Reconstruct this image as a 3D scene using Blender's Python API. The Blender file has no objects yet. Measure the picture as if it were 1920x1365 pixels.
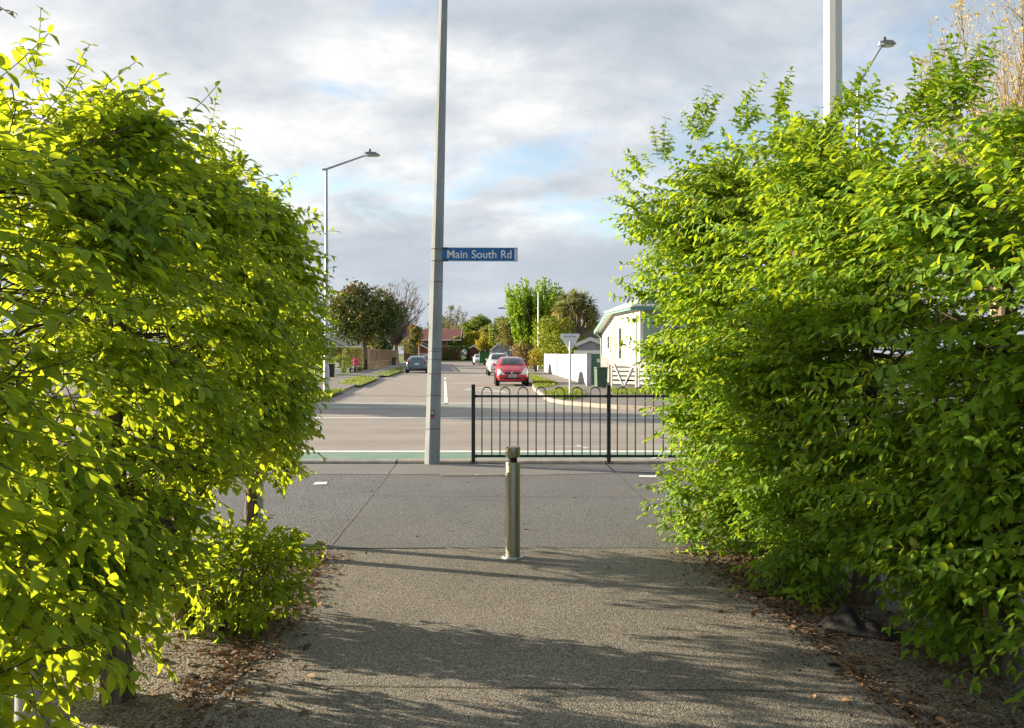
import bpy, bmesh, math, random
import numpy as np
from mathutils import Vector, Matrix
from mathutils.bvhtree import BVHTree
S = bpy.context.scene
C = S.collection
R = math.radians
PI = math.pi
random.seed(7)
RNG = np.random.default_rng(11)

# ---------------------------------------------------------------- camera
CAM_H, FOC, CX, HY = 1.6, 1600.0, 960.0, 662.0      # eye height, focal length and horizon of the photograph (1920 x 1365)
cam_d = bpy.data.cameras.new('camera')
cam_d.lens = 36.0 * FOC / 1920.0
cam_d.sensor_width = 36.0
cam_d.shift_y = (HY - 682.5) / 1920.0
cam_d.clip_start = 0.05
cam_d.clip_end = 5000
cam = bpy.data.objects.new('camera', cam_d)
C.objects.link(cam)
cam.location = (0, 0, CAM_H)
cam.rotation_euler = (R(90), 0, 0)
S.camera = cam

# ---------------------------------------------------------------- light, sky, exposure
SUN_AZ, SUN_EL = R(-72), R(12.8)
SUN_DIR = Vector((math.sin(SUN_AZ) * math.cos(SUN_EL), math.cos(SUN_AZ) * math.cos(SUN_EL), math.sin(SUN_EL)))
sun_d = bpy.data.lights.new('sun', 'SUN')
sun_d.energy = 5.0
sun_d.angle = R(0.5)
sun_d.color = (1.0, 0.85, 0.63)
sun = bpy.data.objects.new('sun', sun_d)
C.objects.link(sun)
sun.rotation_euler = SUN_DIR.to_track_quat('Z', 'Y').to_euler()
sun.location = (-30, 20, 30)
S.view_settings.view_transform = 'Standard'
S.view_settings.look = 'None'
S.view_settings.gamma = 1
S.view_settings.exposure = 1.72
S.cycles.max_bounces = 8
S.cycles.diffuse_bounces = 3
S.cycles.glossy_bounces = 3
S.cycles.transmission_bounces = 5
S.cycles.transparent_max_bounces = 6

W = bpy.data.worlds.new('World')
S.world = W
W.use_nodes = True
wn, wl = W.node_tree.nodes, W.node_tree.links
wn.clear()


def N(nt, kind, **kw):
    n = nt.nodes.new(kind)
    for k, v in kw.items():
        if k in n.inputs:
            n.inputs[k].default_value = v
        else:
            setattr(n, k, v)
    return n


def math_node(nt, op, a, b=None, c=None, clamp=False):
    n = nt.nodes.new('ShaderNodeMath')
    n.operation = op
    n.use_clamp = clamp
    for i, v in enumerate((a, b, c)):
        if v is None:
            continue
        if isinstance(v, (int, float)):
            n.inputs[i].default_value = v
        else:
            nt.links.new(v, n.inputs[i])
    return n.outputs[0]


def ramp(nt, fac, stops, interp='LINEAR'):
    n = nt.nodes.new('ShaderNodeValToRGB')
    n.color_ramp.interpolation = interp
    while len(n.color_ramp.elements) < len(stops):
        n.color_ramp.elements.new(0.5)
    for e, (p, c) in zip(n.color_ramp.elements, stops):
        e.position = p
        e.color = (*c, 1) if len(c) == 3 else c
    nt.links.new(fac, n.inputs[0])
    return n.outputs[0]


def mixrgb(nt, fac, a, b, mode='MIX'):
    n = nt.nodes.new('ShaderNodeMix')
    n.data_type = 'RGBA'
    n.blend_type = mode
    for sock, v in ((n.inputs[0], fac), (n.inputs[6], a), (n.inputs[7], b)):
        if isinstance(v, (int, float)):
            sock.default_value = v
        elif isinstance(v, tuple):
            sock.default_value = (*v, 1) if len(v) == 3 else v
        else:
            nt.links.new(v, sock)
    return n.outputs[2]


def build_sky():
    nt = W.node_tree
    out = N(nt, 'ShaderNodeOutputWorld')
    sky = N(nt, 'ShaderNodeTexSky', sky_type='NISHITA', sun_disc=False, sun_elevation=SUN_EL, sun_rotation=SUN_AZ)
    sky.air_density = 1.0
    sky.dust_density = 0.7
    sky.ozone_density = 1.6
    bg_sky = N(nt, 'ShaderNodeBackground', Strength=0.085)
    nt.links.new(sky.outputs[0], bg_sky.inputs[0])
    tc = N(nt, 'ShaderNodeTexCoord')
    sep = N(nt, 'ShaderNodeSeparateXYZ')
    nt.links.new(tc.outputs['Generated'], sep.inputs[0])
    x, y, z = sep.outputs
    # clouds lie on a high flat layer: project the direction onto it
    den = math_node(nt, 'ADD', math_node(nt, 'MAXIMUM', z, 0.0), 0.30)
    px = math_node(nt, 'DIVIDE', x, den)
    py = math_node(nt, 'DIVIDE', y, den)
    comb = N(nt, 'ShaderNodeCombineXYZ')
    nt.links.new(px, comb.inputs[0]); nt.links.new(py, comb.inputs[1])
    def noise(scale, detail, rough, off, dist=0.0, sx=1.0, sy=1.0):
        mp = N(nt, 'ShaderNodeMapping')
        mp.inputs['Location'].default_value = off
        mp.inputs['Scale'].default_value = (sx, sy, 1)
        nt.links.new(comb.outputs[0], mp.inputs[0])
        n = N(nt, 'ShaderNodeTexNoise', Scale=scale, Detail=detail, Roughness=rough, Distortion=dist)
        nt.links.new(mp.outputs[0], n.inputs['Vector'])
        return n.outputs[0]
    cover = noise(2.9, 10, 0.57, SKY_OFF, 0.30, .95, 1.05)
    tone = noise(2.8, 9, 0.58, (7.3, 2.2, 0), 0.25, .95, 1.05)
    fine = noise(5.5, 7, 0.6, (1.3, 4.2, 0), 0.3)
    el = math_node(nt, 'ARCSINE', z)
    # how much cloud there is at each height above the horizon (0..30 degrees)
    eln = math_node(nt, 'DIVIDE', el, R(30), clamp=True)
    bias = ramp(nt, eln, [(0.0, (.86,) * 3), (0.20, (.80,) * 3), (0.28, (.54,) * 3), (0.42, (.50,) * 3), (0.54, (.62,) * 3), (0.8, (.72,) * 3)], 'EASE')
    # thicker cloud towards the sun, thinner to the right
    side = math_node(nt, 'MULTIPLY', x, -0.16)
    dens = math_node(nt, 'ADD', math_node(nt, 'ADD', cover, bias), side)
    dens = math_node(nt, 'ADD', dens, math_node(nt, 'MULTIPLY', math_node(nt, 'SUBTRACT', fine, 0.5), 0.22))
    mask = N(nt, 'ShaderNodeMapRange', interpolation_type='SMOOTHSTEP')
    mask.inputs['From Min'].default_value = 0.88
    mask.inputs['From Max'].default_value = 1.10
    nt.links.new(dens, mask.inputs['Value'])
    # grey bases, white sunlit edges and thin parts
    sund = N(nt, 'ShaderNodeVectorMath', operation='DOT_PRODUCT')
    sund.inputs[1].default_value = Vector((-.58, .74, .34)).normalized()
    nt.links.new(tc.outputs['Generated'], sund.inputs[0])
    glow = math_node(nt, 'POWER', math_node(nt, 'MAXIMUM', sund.outputs['Value'], 0.0), 5.0)
    thick = math_node(nt, 'SUBTRACT', dens, 1.0)
    lum = math_node(nt, 'ADD', math_node(nt, 'MULTIPLY_ADD', tone, 1.75, -0.50), math_node(nt, 'MULTIPLY', glow, 0.40))
    lum = math_node(nt, 'SUBTRACT', lum, math_node(nt, 'MULTIPLY', thick, 0.55))
    lum = math_node(nt, 'ADD', lum, math_node(nt, 'MULTIPLY', math_node(nt, 'SUBTRACT', fine, 0.5), 0.45))
    elw = ramp(nt, eln, [(0.0, (.0,) * 3), (0.22, (.04,) * 3), (0.42, (.22,) * 3), (0.62, (.12,) * 3), (0.80, (.0,) * 3)], 'EASE')
    lum = math_node(nt, 'ADD', lum, elw)
    cc = ramp(nt, lum, [(0.12, (.31, .35, .395)), (0.42, (.40, .435, .475)), (0.62, (.50, .52, .545)), (0.86, (.66, .66, .655)), (1.0, (1.0, .97, .93))])
    low = ramp(nt, eln, [(0.0, (1, 1, 1)), (0.20, (0.9,) * 3), (0.30, (0,) * 3)], 'EASE')
    cc = mixrgb(nt, math_node(nt, 'MULTIPLY', low, 0.6), cc, (.385, .425, .475))
    bg_c = N(nt, 'ShaderNodeBackground', Strength=SKY_CLOUD)
    nt.links.new(cc, bg_c.inputs[0])
    mx = N(nt, 'ShaderNodeMixShader')
    nt.links.new(math_node(nt, 'MULTIPLY_ADD', mask.outputs[0], .80, .20), mx.inputs[0])
    nt.links.new(bg_sky.outputs[0], mx.inputs[1])
    nt.links.new(bg_c.outputs[0], mx.inputs[2])
    nt.links.new(mx.outputs[0], out.inputs[0])


SKY_OFF = (3.1, 0.9, 0)
SKY_CLOUD = 0.47
build_sky()


# ---------------------------------------------------------------- from the photograph's pixels to places on the ground
ROAD_Z = -0.09


def g(x, y, z=0.0):
    d = FOC * (CAM_H - z) / (y - HY)
    return Vector(((x - CX) / FOC * d, d, z))


def at(x, y, d):
    return Vector(((x - CX) / FOC * d, d, CAM_H - (y - HY) / FOC * d))


def hz(y, d):
    return CAM_H - (y - HY) / FOC * d


# ---------------------------------------------------------------- materials
def new_mat(name):
    m = bpy.data.materials.new(name)
    m.use_nodes = True
    nt = m.node_tree
    b = nt.nodes['Principled BSDF']
    return m, nt, b


def mat(name, c1, c2=None, scale=8.0, rough=0.6, bump=0.0, metal=0.0, spec=0.4, detail=5, coat=0.0, stretch=(1, 1, 1), bscale=None, mid=(0.35, 0.65)):
    m, nt, b = new_mat(name)
    c2 = c2 or tuple(v * 0.8 for v in c1)
    tc = N(nt, 'ShaderNodeTexCoord')
    mp = N(nt, 'ShaderNodeMapping')
    mp.inputs['Scale'].default_value = stretch
    nt.links.new(tc.outputs['Object'], mp.inputs[0])
    n = N(nt, 'ShaderNodeTexNoise', Scale=scale, Detail=detail, Roughness=0.6)
    nt.links.new(mp.outputs[0], n.inputs['Vector'])
    col = ramp(nt, n.outputs[0], [(mid[0], c1), (mid[1], c2)])
    nt.links.new(col, b.inputs['Base Color'])
    b.inputs['Roughness'].default_value = rough
    b.inputs['Metallic'].default_value = metal
    b.inputs['Specular IOR Level'].default_value = spec
    b.inputs['Coat Weight'].default_value = coat
    if bump:
        n2 = N(nt, 'ShaderNodeTexNoise', Scale=bscale or scale * 4, Detail=4)
        nt.links.new(mp.outputs[0], n2.inputs['Vector'])
        bp = N(nt, 'ShaderNodeBump', Strength=bump, Distance=0.02)
        nt.links.new(n2.outputs[0], bp.inputs['Height'])
        nt.links.new(bp.outputs[0], b.inputs['Normal'])
    return m


def aggregate_mat(name, stones, scale, dirt, bump=0.6, rough=0.75, big=(0.75, 1.1), dirt_amt=0.35, streak=None):
    """Exposed-aggregate or chip-seal paving: every stone its own tone, set in a darker binder."""
    m, nt, b = new_mat(name)
    tc = N(nt, 'ShaderNodeTexCoord')
    v = N(nt, 'ShaderNodeTexVoronoi', Scale=scale)
    nt.links.new(tc.outputs['Object'], v.inputs['Vector'])
    sepc = N(nt, 'ShaderNodeSeparateColor')
    nt.links.new(v.outputs['Color'], sepc.inputs[0])
    k = len(stones)
    col = ramp(nt, sepc.outputs[0], [((i + 0.5) / k, c) for i, c in enumerate(stones)], 'CONSTANT' if k > 5 else 'LINEAR')
    gap = N(nt, 'ShaderNodeMapRange')
    gap.inputs['From Min'].default_value = 0.45
    gap.inputs['From Max'].default_value = 0.75
    nt.links.new(v.outputs['Distance'], gap.inputs['Value'])
    col = mixrgb(nt, math_node(nt, 'MULTIPLY', gap.outputs[0], 0.75), col, dirt)
    nb = N(nt, 'ShaderNodeTexNoise', Scale=0.9, Detail=7, Roughness=0.62)
    nt.links.new(tc.outputs['Object'], nb.inputs['Vector'])
    bigc = ramp(nt, nb.outputs[0], [(0.3, (big[0],) * 3), (0.7, (big[1],) * 3)])
    col = mixrgb(nt, 1.0, col, bigc, 'MULTIPLY')
    nd = N(nt, 'ShaderNodeTexNoise', Scale=3.3, Detail=8, Roughness=0.7)
    nt.links.new(tc.outputs['Object'], nd.inputs['Vector'])
    dm = ramp(nt, nd.outputs[0], [(0.52, (0, 0, 0)), (0.72, (1, 1, 1))])
    col = mixrgb(nt, math_node(nt, 'MULTIPLY', dm, dirt_amt), col, dirt)
    if streak:
        mp = N(nt, 'ShaderNodeMapping')
        mp.inputs['Scale'].default_value = streak
        nt.links.new(tc.outputs['Object'], mp.inputs[0])
        ns = N(nt, 'ShaderNodeTexNoise', Scale=1.0, Detail=6, Roughness=.65)
        nt.links.new(mp.outputs[0], ns.inputs['Vector'])
        col = mixrgb(nt, 1.0, col, ramp(nt, ns.outputs[0], [(.32, (.80, .80, .81)), (.5, (1, 1, 1)), (.7, (1.10, 1.09, 1.07))]), 'MULTIPLY')
    nt.links.new(col, b.inputs['Base Color'])
    b.inputs['Roughness'].default_value = rough
    b.inputs['Specular IOR Level'].default_value = 0.35
    h = math_node(nt, 'SUBTRACT', 1.0, v.outputs['Distance'])
    h = math_node(nt, 'ADD', h, math_node(nt, 'MULTIPLY', sepc.outputs[1], 0.35))
    bp = N(nt, 'ShaderNodeBump', Strength=bump, Distance=0.55 / scale)
    nt.links.new(h, bp.inputs['Height'])
    nt.links.new(bp.outputs[0], b.inputs['Normal'])
    return m


def leaf_mat(name, dark, light, trans, tmix=0.45, rough=0.42, veins=True, spec=0.35):
    m, nt, b = new_mat(name)
    at_ = N(nt, 'ShaderNodeAttribute', attribute_name='rnd')
    col = ramp(nt, at_.outputs['Fac'], [(0.0, dark), (.94, light), (.975, light), (.99, (.22, .13, .04))] if veins else [(0.0, dark), (1.0, light)])
    tcol = ramp(nt, at_.outputs['Fac'], [(0.0, tuple(v * 0.7 for v in trans)), (1.0, trans)])
    if veins:
        tcn = N(nt, 'ShaderNodeTexCoord')
        nz = N(nt, 'ShaderNodeTexNoise', Scale=16, Detail=3)
        nt.links.new(tcn.outputs['Object'], nz.inputs['Vector'])
        col = mixrgb(nt, 1.0, col, ramp(nt, nz.outputs[0], [(.3, (.70, .80, .75)), (.7, (1.18, 1.08, 1.0))]), 'MULTIPLY')
        uv = N(nt, 'ShaderNodeUVMap', uv_map='UVMap')
        sp = N(nt, 'ShaderNodeSeparateXYZ')
        nt.links.new(uv.outputs[0], sp.inputs[0])
        s = math_node(nt, 'ABSOLUTE', math_node(nt, 'SUBTRACT', sp.outputs[0], 0.5))
        ph = math_node(nt, 'SUBTRACT', sp.outputs[1], math_node(nt, 'MULTIPLY', s, 0.75))
        w = math_node(nt, 'SINE', math_node(nt, 'MULTIPLY', ph, 60.0))
        w01 = math_node(nt, 'MULTIPLY_ADD', w, 0.5, 0.5)
        rib = math_node(nt, 'LESS_THAN', s, 0.022)
        vein = math_node(nt, 'MAXIMUM', math_node(nt, 'MULTIPLY', math_node(nt, 'POWER', w01, 4.0), 0.45), rib)
        col = mixrgb(nt, math_node(nt, 'MULTIPLY', vein, 0.35), col, tuple(min(1, v * 1.5 + 0.01) for v in light))
        tcol = mixrgb(nt, math_node(nt, 'MULTIPLY', vein, 0.45), tcol, tuple(v * 0.4 for v in trans))
        bp = N(nt, 'ShaderNodeBump', Strength=0.5, Distance=0.003)
        nt.links.new(w01, bp.inputs['Height'])
        nt.links.new(bp.outputs[0], b.inputs['Normal'])
    nt.links.new(col, b.inputs['Base Color'])
    b.inputs['Roughness'].default_value = rough
    b.inputs['Specular IOR Level'].default_value = spec
    tr = N(nt, 'ShaderNodeBsdfTranslucent')
    nt.links.new(tcol, tr.inputs[0])
    mx = N(nt, 'ShaderNodeMixShader', Fac=tmix)
    nt.links.new(b.outputs[0], mx.inputs[1])
    nt.links.new(tr.outputs[0], mx.inputs[2])
    nt.links.new(mx.outputs[0], nt.nodes['Material Output'].inputs[0])
    return m


def glass_mat(name, tint=(.03, .04, .045), rough=0.06):
    m, nt, b = new_mat(name)
    tc = N(nt, 'ShaderNodeTexCoord')
    n = N(nt, 'ShaderNodeTexNoise', Scale=2.5, Detail=4)
    nt.links.new(tc.outputs['Object'], n.inputs['Vector'])
    nt.links.new(ramp(nt, n.outputs[0], [(0.35, tint), (0.7, tuple(v * 2.6 for v in tint))]), b.inputs['Base Color'])
    b.inputs['Roughness'].default_value = rough
    b.inputs['Specular IOR Level'].default_value = 0.9
    b.inputs['Coat Weight'].default_value = 0.5
    return m


M = {}
M['aggregate'] = aggregate_mat('exposed_aggregate', [(.070, .063, .054), (.215, .19, .155), (.31, .275, .22), (.145, .13, .11), (.41, .365, .30)], 145, (.080, .070, .058), 0.7, dirt_amt=0.25)
M['bed'] = aggregate_mat('bed_aggregate', [(.07, .06, .05), (.22, .19, .155), (.31, .265, .21), (.15, .13, .11), (.38, .335, .275)], 88, (.055, .035, .022), 0.9, dirt_amt=0.55)
M['asphalt'] = aggregate_mat('footpath_asphalt', [(.105, .104, .104), (.185, .182, .178), (.145, .144, .144), (.25, .243, .236), (.122, .122, .123)], 95, (.062, .062, .063), 0.55, dirt_amt=0.2, big=(.88, 1.08))
M['asphalt_new'] = aggregate_mat('coarse_asphalt', [(.095, .097, .10), (.19, .19, .19), (.14, .142, .145), (.28, .277, .274), (.11, .112, .115)], 80, (.055, .056, .058), 0.7, dirt_amt=0.2, big=(.85, 1.05))
M['road'] = aggregate_mat('road_asphalt', [(.27, .235, .21), (.33, .29, .26), (.30, .265, .235), (.36, .32, .285), (.28, .245, .22)], 60, (.21, .19, .172), 0.35, dirt_amt=0.3, big=(.88, 1.1), streak=(.05, .9, 1))
M['far_path'] = aggregate_mat('far_footpath', [(.19, .175, .16), (.24, .225, .205), (.21, .195, .18), (.26, .24, .22), (.2, .185, .17)], 60, (.16, .145, .13), 0.3, dirt_amt=0.3)
M['green_paint'] = mat('green_cycle_paint', (.13, .24, .185), (.19, .27, .215), 3, 0.75, 0.25, bscale=90)
M['green_worn'] = mat('worn_green_paint', (.215, .25, .215), (.27, .262, .235), 2.2, 0.8, 0.25, bscale=90)
M['white_paint'] = mat('road_white_paint', (.74, .74, .72), (.52, .51, .49), 9, 0.6, 0.1, mid=(.45, .75))
M['yellow_paint'] = mat('road_yellow_paint', (.62, .42, .08), (.45, .32, .1), 9, 0.6)
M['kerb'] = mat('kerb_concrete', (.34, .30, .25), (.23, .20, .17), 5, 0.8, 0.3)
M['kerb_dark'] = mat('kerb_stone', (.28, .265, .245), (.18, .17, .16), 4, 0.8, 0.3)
M['grass'] = mat('verge_grass', (.16, .21, .035), (.10, .15, .025), 5, 0.85, 0.8, bscale=60)
M['soil'] = mat('soil', (.10, .085, .06), (.06, .05, .035), 3, 0.9, 0.4)
M['joint'] = mat('joint_dark_grit', (.035, .03, .025), (.05, .042, .035), 20, 0.9)  # dark grit filling the paving joints, their own colour
M['joint_pale'] = mat('joint_mortar', (.21, .19, .165), (.12, .10, .085), 14, 0.9)
M['paver'] = mat('grey_pavers', (.24, .23, .215), (.18, .17, .16), 6, 0.8, 0.3)
M['concrete_pole'] = mat('concrete_pole', (.28, .305, .315), (.20, .22, .228), 7, 0.8, 0.25, stretch=(1, 1, .25), bscale=60)
M['galv'] = mat('galvanised_steel', (.42, .44, .45), (.33, .35, .37), 12, 0.42, 0.05, metal=0.55, stretch=(1, 1, .3))
M['white_steel'] = mat('white_painted_steel', (.62, .62, .60), (.52, .52, .51), 5, 0.45, 0.05, stretch=(1, 1, .2))
M['stainless'] = mat('brushed_stainless', (.40, .375, .31), (.30, .28, .225), 6, 0.44, 0.08, metal=.85, stretch=(14, 14, .15), bscale=40)
M['black_rubber'] = mat('black_rubber', (.018, .018, .018), (.03, .03, .03), 10, 0.8)
M['fence_black'] = mat('black_green_enamel', (.014, .020, .018), (.024, .030, .027), 12, 0.38, 0.05)
M['sign_blue'] = mat('sign_blue', (.006, .125, .37), (.005, .11, .32), 4, 0.35)
M['sign_white'] = mat('sign_white', (.78, .78, .76), (.70, .70, .68), 4, 0.4)
M['sign_grey'] = mat('bare_aluminium', (.74, .75, .76), (.66, .67, .68), 6, 0.5)
M['bark'] = mat('bark', (.17, .135, .10), (.055, .042, .032), 22, 0.9, 1.0, stretch=(1, 1, .3), bscale=45)
M['twig'] = mat('twig_bark', (.11, .075, .05), (.05, .035, .025), 30, 0.85)
M['bark_grey'] = mat('grey_bark', (.20, .165, .13), (.12, .10, .08), 10, 0.9, 0.4, stretch=(1, 1, .4))
M['straw_twig'] = mat('straw_twig', (.42, .33, .17), (.31, .24, .12), 6, 0.85)
M['leaf_left'] = leaf_mat('hornbeam_leaf', (.090, .190, .014), (.22, .36, .028), (.64, .76, .028), 0.54)
M['leaf_right'] = leaf_mat('hornbeam_leaf_sunny', (.088, .21, .014), (.205, .38, .026), (.52, .68, .028), 0.45)
M['tyre'] = mat('tyre', (.016, .016, .017), (.03, .03, .03), 20, 0.8)
M['alloy'] = mat('alloy_wheel', (.42, .42, .43), (.34, .34, .35), 9, 0.35, metal=0.7)
M['red_paint'] = mat('red_car_paint', (.52, .022, .035), (.46, .018, .03), 3, 0.28, coat=0.6)
M['white_car'] = mat('white_car_paint', (.66, .67, .69), (.60, .61, .63), 3, 0.3, coat=0.5)
M['blue_car'] = mat('blue_grey_car_paint', (.10, .155, .19), (.085, .135, .17), 3, 0.26, metal=0.3, coat=0.6)
M['dark_car'] = mat('dark_blue_car_paint', (.055, .08, .11), (.045, .065, .09), 3, 0.3, metal=0.3, coat=0.5)
M['car_glass'] = glass_mat('car_glass')
M['house_glass'] = glass_mat('window_glass', (.035, .045, .05))
M['black_plastic'] = mat('black_plastic', (.02, .02, .021), (.03, .03, .03), 10, 0.55)
M['headlamp'] = mat('headlamp_lens', (.72, .71, .66), (.58, .57, .53), 14, 0.15, coat=0.6)
M['tail_red'] = mat('tail_lamp_lens', (.35, .012, .012), (.25, .01, .01), 8, 0.2, coat=0.6)
M['chrome'] = mat('chrome', (.75, .75, .75), (.65, .65, .65), 5, 0.15, metal=1.0)
M['plate_white'] = mat('number_plate', (.72, .72, .70), (.66, .66, .64), 5, 0.4)
M['board_white'] = mat('white_weatherboard', (.60, .585, .55), (.54, .525, .49), 2, 0.6, 0.05)
M['board_green'] = mat('sage_weatherboard', (.36, .47, .33), (.31, .42, .29), 2, 0.6, 0.05)
M['trim_white'] = mat('white_trim', (.78, .77, .73), (.70, .69, .66), 3, 0.5)
M['turquoise'] = mat('turquoise_trim', (.16, .36, .31), (.13, .31, .27), 3, 0.5)
M['iron_roof'] = mat('corrugated_iron', (.56, .57, .58), (.48, .49, .51), 4, 0.45, metal=0.35)
M['dark_tile'] = mat('dark_roof_tile', (.075, .065, .062), (.05, .045, .043), 3, 0.8)
M['grey_tile'] = mat('grey_roof_tile', (.21, .215, .23), (.15, .155, .165), 3, 0.8)
M['red_tile'] = mat('red_roof_tile', (.36, .155, .13), (.27, .11, .095), 2, 0.75)
M['red_brick'] = mat('red_brick', (.24, .07, .05), (.17, .05, .038), 6, 0.85)
M['brown_brick'] = mat('brown_brick', (.28, .16, .10), (.20, .11, .075), 6, 0.85)
M['maroon'] = mat('maroon_paint', (.115, .028, .035), (.09, .022, .028), 3, 0.6)
M['timber'] = mat('fence_timber', (.56, .40, .25), (.42, .29, .18), 5, 0.8, 0.2, stretch=(1, 1, .2))
M['timber_dark'] = mat('weathered_fence_panel', (.30, .225, .165), (.20, .155, .12), 5, 0.85, 0.2, stretch=(1, 1, .2))
M['white_board'] = mat('white_fence_paint', (.50, .495, .475), (.38, .375, .365), 3, 0.65, 0.1, stretch=(1, 1, .4))
M['shed_grey'] = mat('shed_grey', (.36, .38, .40), (.30, .31, .33), 3, 0.7)
M['bin_green'] = mat('bin_green', (.055, .11, .075), (.045, .09, .062), 4, 0.5)
M['door_green'] = mat('door_green', (.07, .16, .12), (.06, .135, .10), 3, 0.6)
M['skip_green'] = mat('skip_green', (.055, .20, .03), (.04, .15, .022), 3, 0.55)
M['bin_dark'] = mat('bin_dark', (.03, .03, .032), (.02, .02, .022), 4, 0.6)
M['sign_yellow'] = mat('warning_yellow', (.78, .40, .015), (.70, .35, .012), 3, 0.45)
M['orange'] = mat('orange_plastic', (.80, .16, .015), (.70, .13, .012), 4, 0.5)
M['black_cloth'] = mat('black_cloth', (.016, .015, .015), (.028, .026, .025), 15, 0.9, 0.5, bscale=120)
M['dead_leaf'] = leaf_mat('dead_leaf', (.065, .040, .024), (.30, .185, .10), (.24, .12, .05), 0.2, 0.7, veins=False)
M['bark_chip'] = leaf_mat('bark_chip', (.05, .03, .018), (.30, .17, .085), (.1, .06, .03), 0.05, 0.8, veins=False)
M['stick'] = mat('dry_stick', (.30, .20, .12), (.17, .11, .07), 20, 0.85)


def smear_bands(m, bands, colour):
    nt = m.node_tree; b = nt.nodes['Principled BSDF']
    tc = N(nt, 'ShaderNodeTexCoord'); sp = N(nt, 'ShaderNodeSeparateXYZ')
    nt.links.new(tc.outputs['Object'], sp.inputs[0])
    n = N(nt, 'ShaderNodeTexNoise', Scale=34, Detail=6, Roughness=.65)
    nt.links.new(tc.outputs['Object'], n.inputs['Vector'])
    tot = None
    for z, h in bands:
        d = math_node(nt, 'ABSOLUTE', math_node(nt, 'SUBTRACT', sp.outputs[2], z))
        k = math_node(nt, 'MULTIPLY', math_node(nt, 'SUBTRACT', h, d), 6.0)
        k = math_node(nt, 'MULTIPLY', math_node(nt, 'GREATER_THAN', math_node(nt, 'ADD', n.outputs[0], k), 0.70), math_node(nt, 'GREATER_THAN', k, -.05))
        tot = k if tot is None else math_node(nt, 'MAXIMUM', tot, k)
    src = b.inputs['Base Color'].links[0].from_socket
    col = mixrgb(nt, math_node(nt, 'MULTIPLY', tot, .85), src, colour)
    nt.links.new(col, b.inputs['Base Color'])


smear_bands(M['concrete_pole'], [(1.30, .035), (1.66, .03), (1.36, .012), (1.72, .010)], (.035, .034, .032))


def tree_leaf(name, dark, light, trans, t=0.3):
    M[name] = leaf_mat(name, dark, light, trans, t, 0.5, veins=False, spec=0.25)


tree_leaf('magnolia_leaf', (.05, .10, .026), (.19, .24, .065), (.10, .085, .02), 0.2)
tree_leaf('magnolia_bronze', (.12, .085, .02), (.34, .22, .055), (.22, .12, .03), 0.25)
tree_leaf('bright_leaf', (.10, .22, .014), (.25, .40, .035), (.34, .48, .03), 0.4)
tree_leaf('mid_leaf', (.055, .11, .014), (.16, .23, .03), (.30, .36, .03), 0.38)
tree_leaf('lime_leaf', (.09, .15, .016), (.24, .29, .03), (.42, .46, .03), 0.42)
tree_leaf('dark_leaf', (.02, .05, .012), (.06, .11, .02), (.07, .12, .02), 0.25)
tree_leaf('yellow_leaf', (.20, .19, .02), (.46, .38, .03), (.5, .42, .03), 0.35)
tree_leaf('olive_leaf', (.10, .12, .03), (.24, .23, .06), (.3, .28, .05), 0.3)
tree_leaf('russet_leaf', (.15, .055, .02), (.42, .17, .06), (.4, .16, .05), 0.3)
tree_leaf('straw_leaf', (.40, .31, .08), (.66, .54, .17), (.6, .42, .12), 0.35)
tree_leaf('flax_leaf', (.16, .13, .045), (.46, .34, .13), (.3, .24, .06), 0.25)
tree_leaf('cabbage_leaf', (.12, .155, .055), (.40, .42, .17), (.4, .42, .12), 0.4)
tree_leaf('pink_petal', (.55, .04, .25), (.80, .12, .42), (.7, .06, .3), 0.35)
tree_leaf('yellow_petal', (.6, .38, .02), (.8, .55, .04), (.7, .45, .03), 0.35)
tree_leaf('grass_blade', (.11, .17, .022), (.25, .32, .05), (.3, .36, .04), 0.35)


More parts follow.
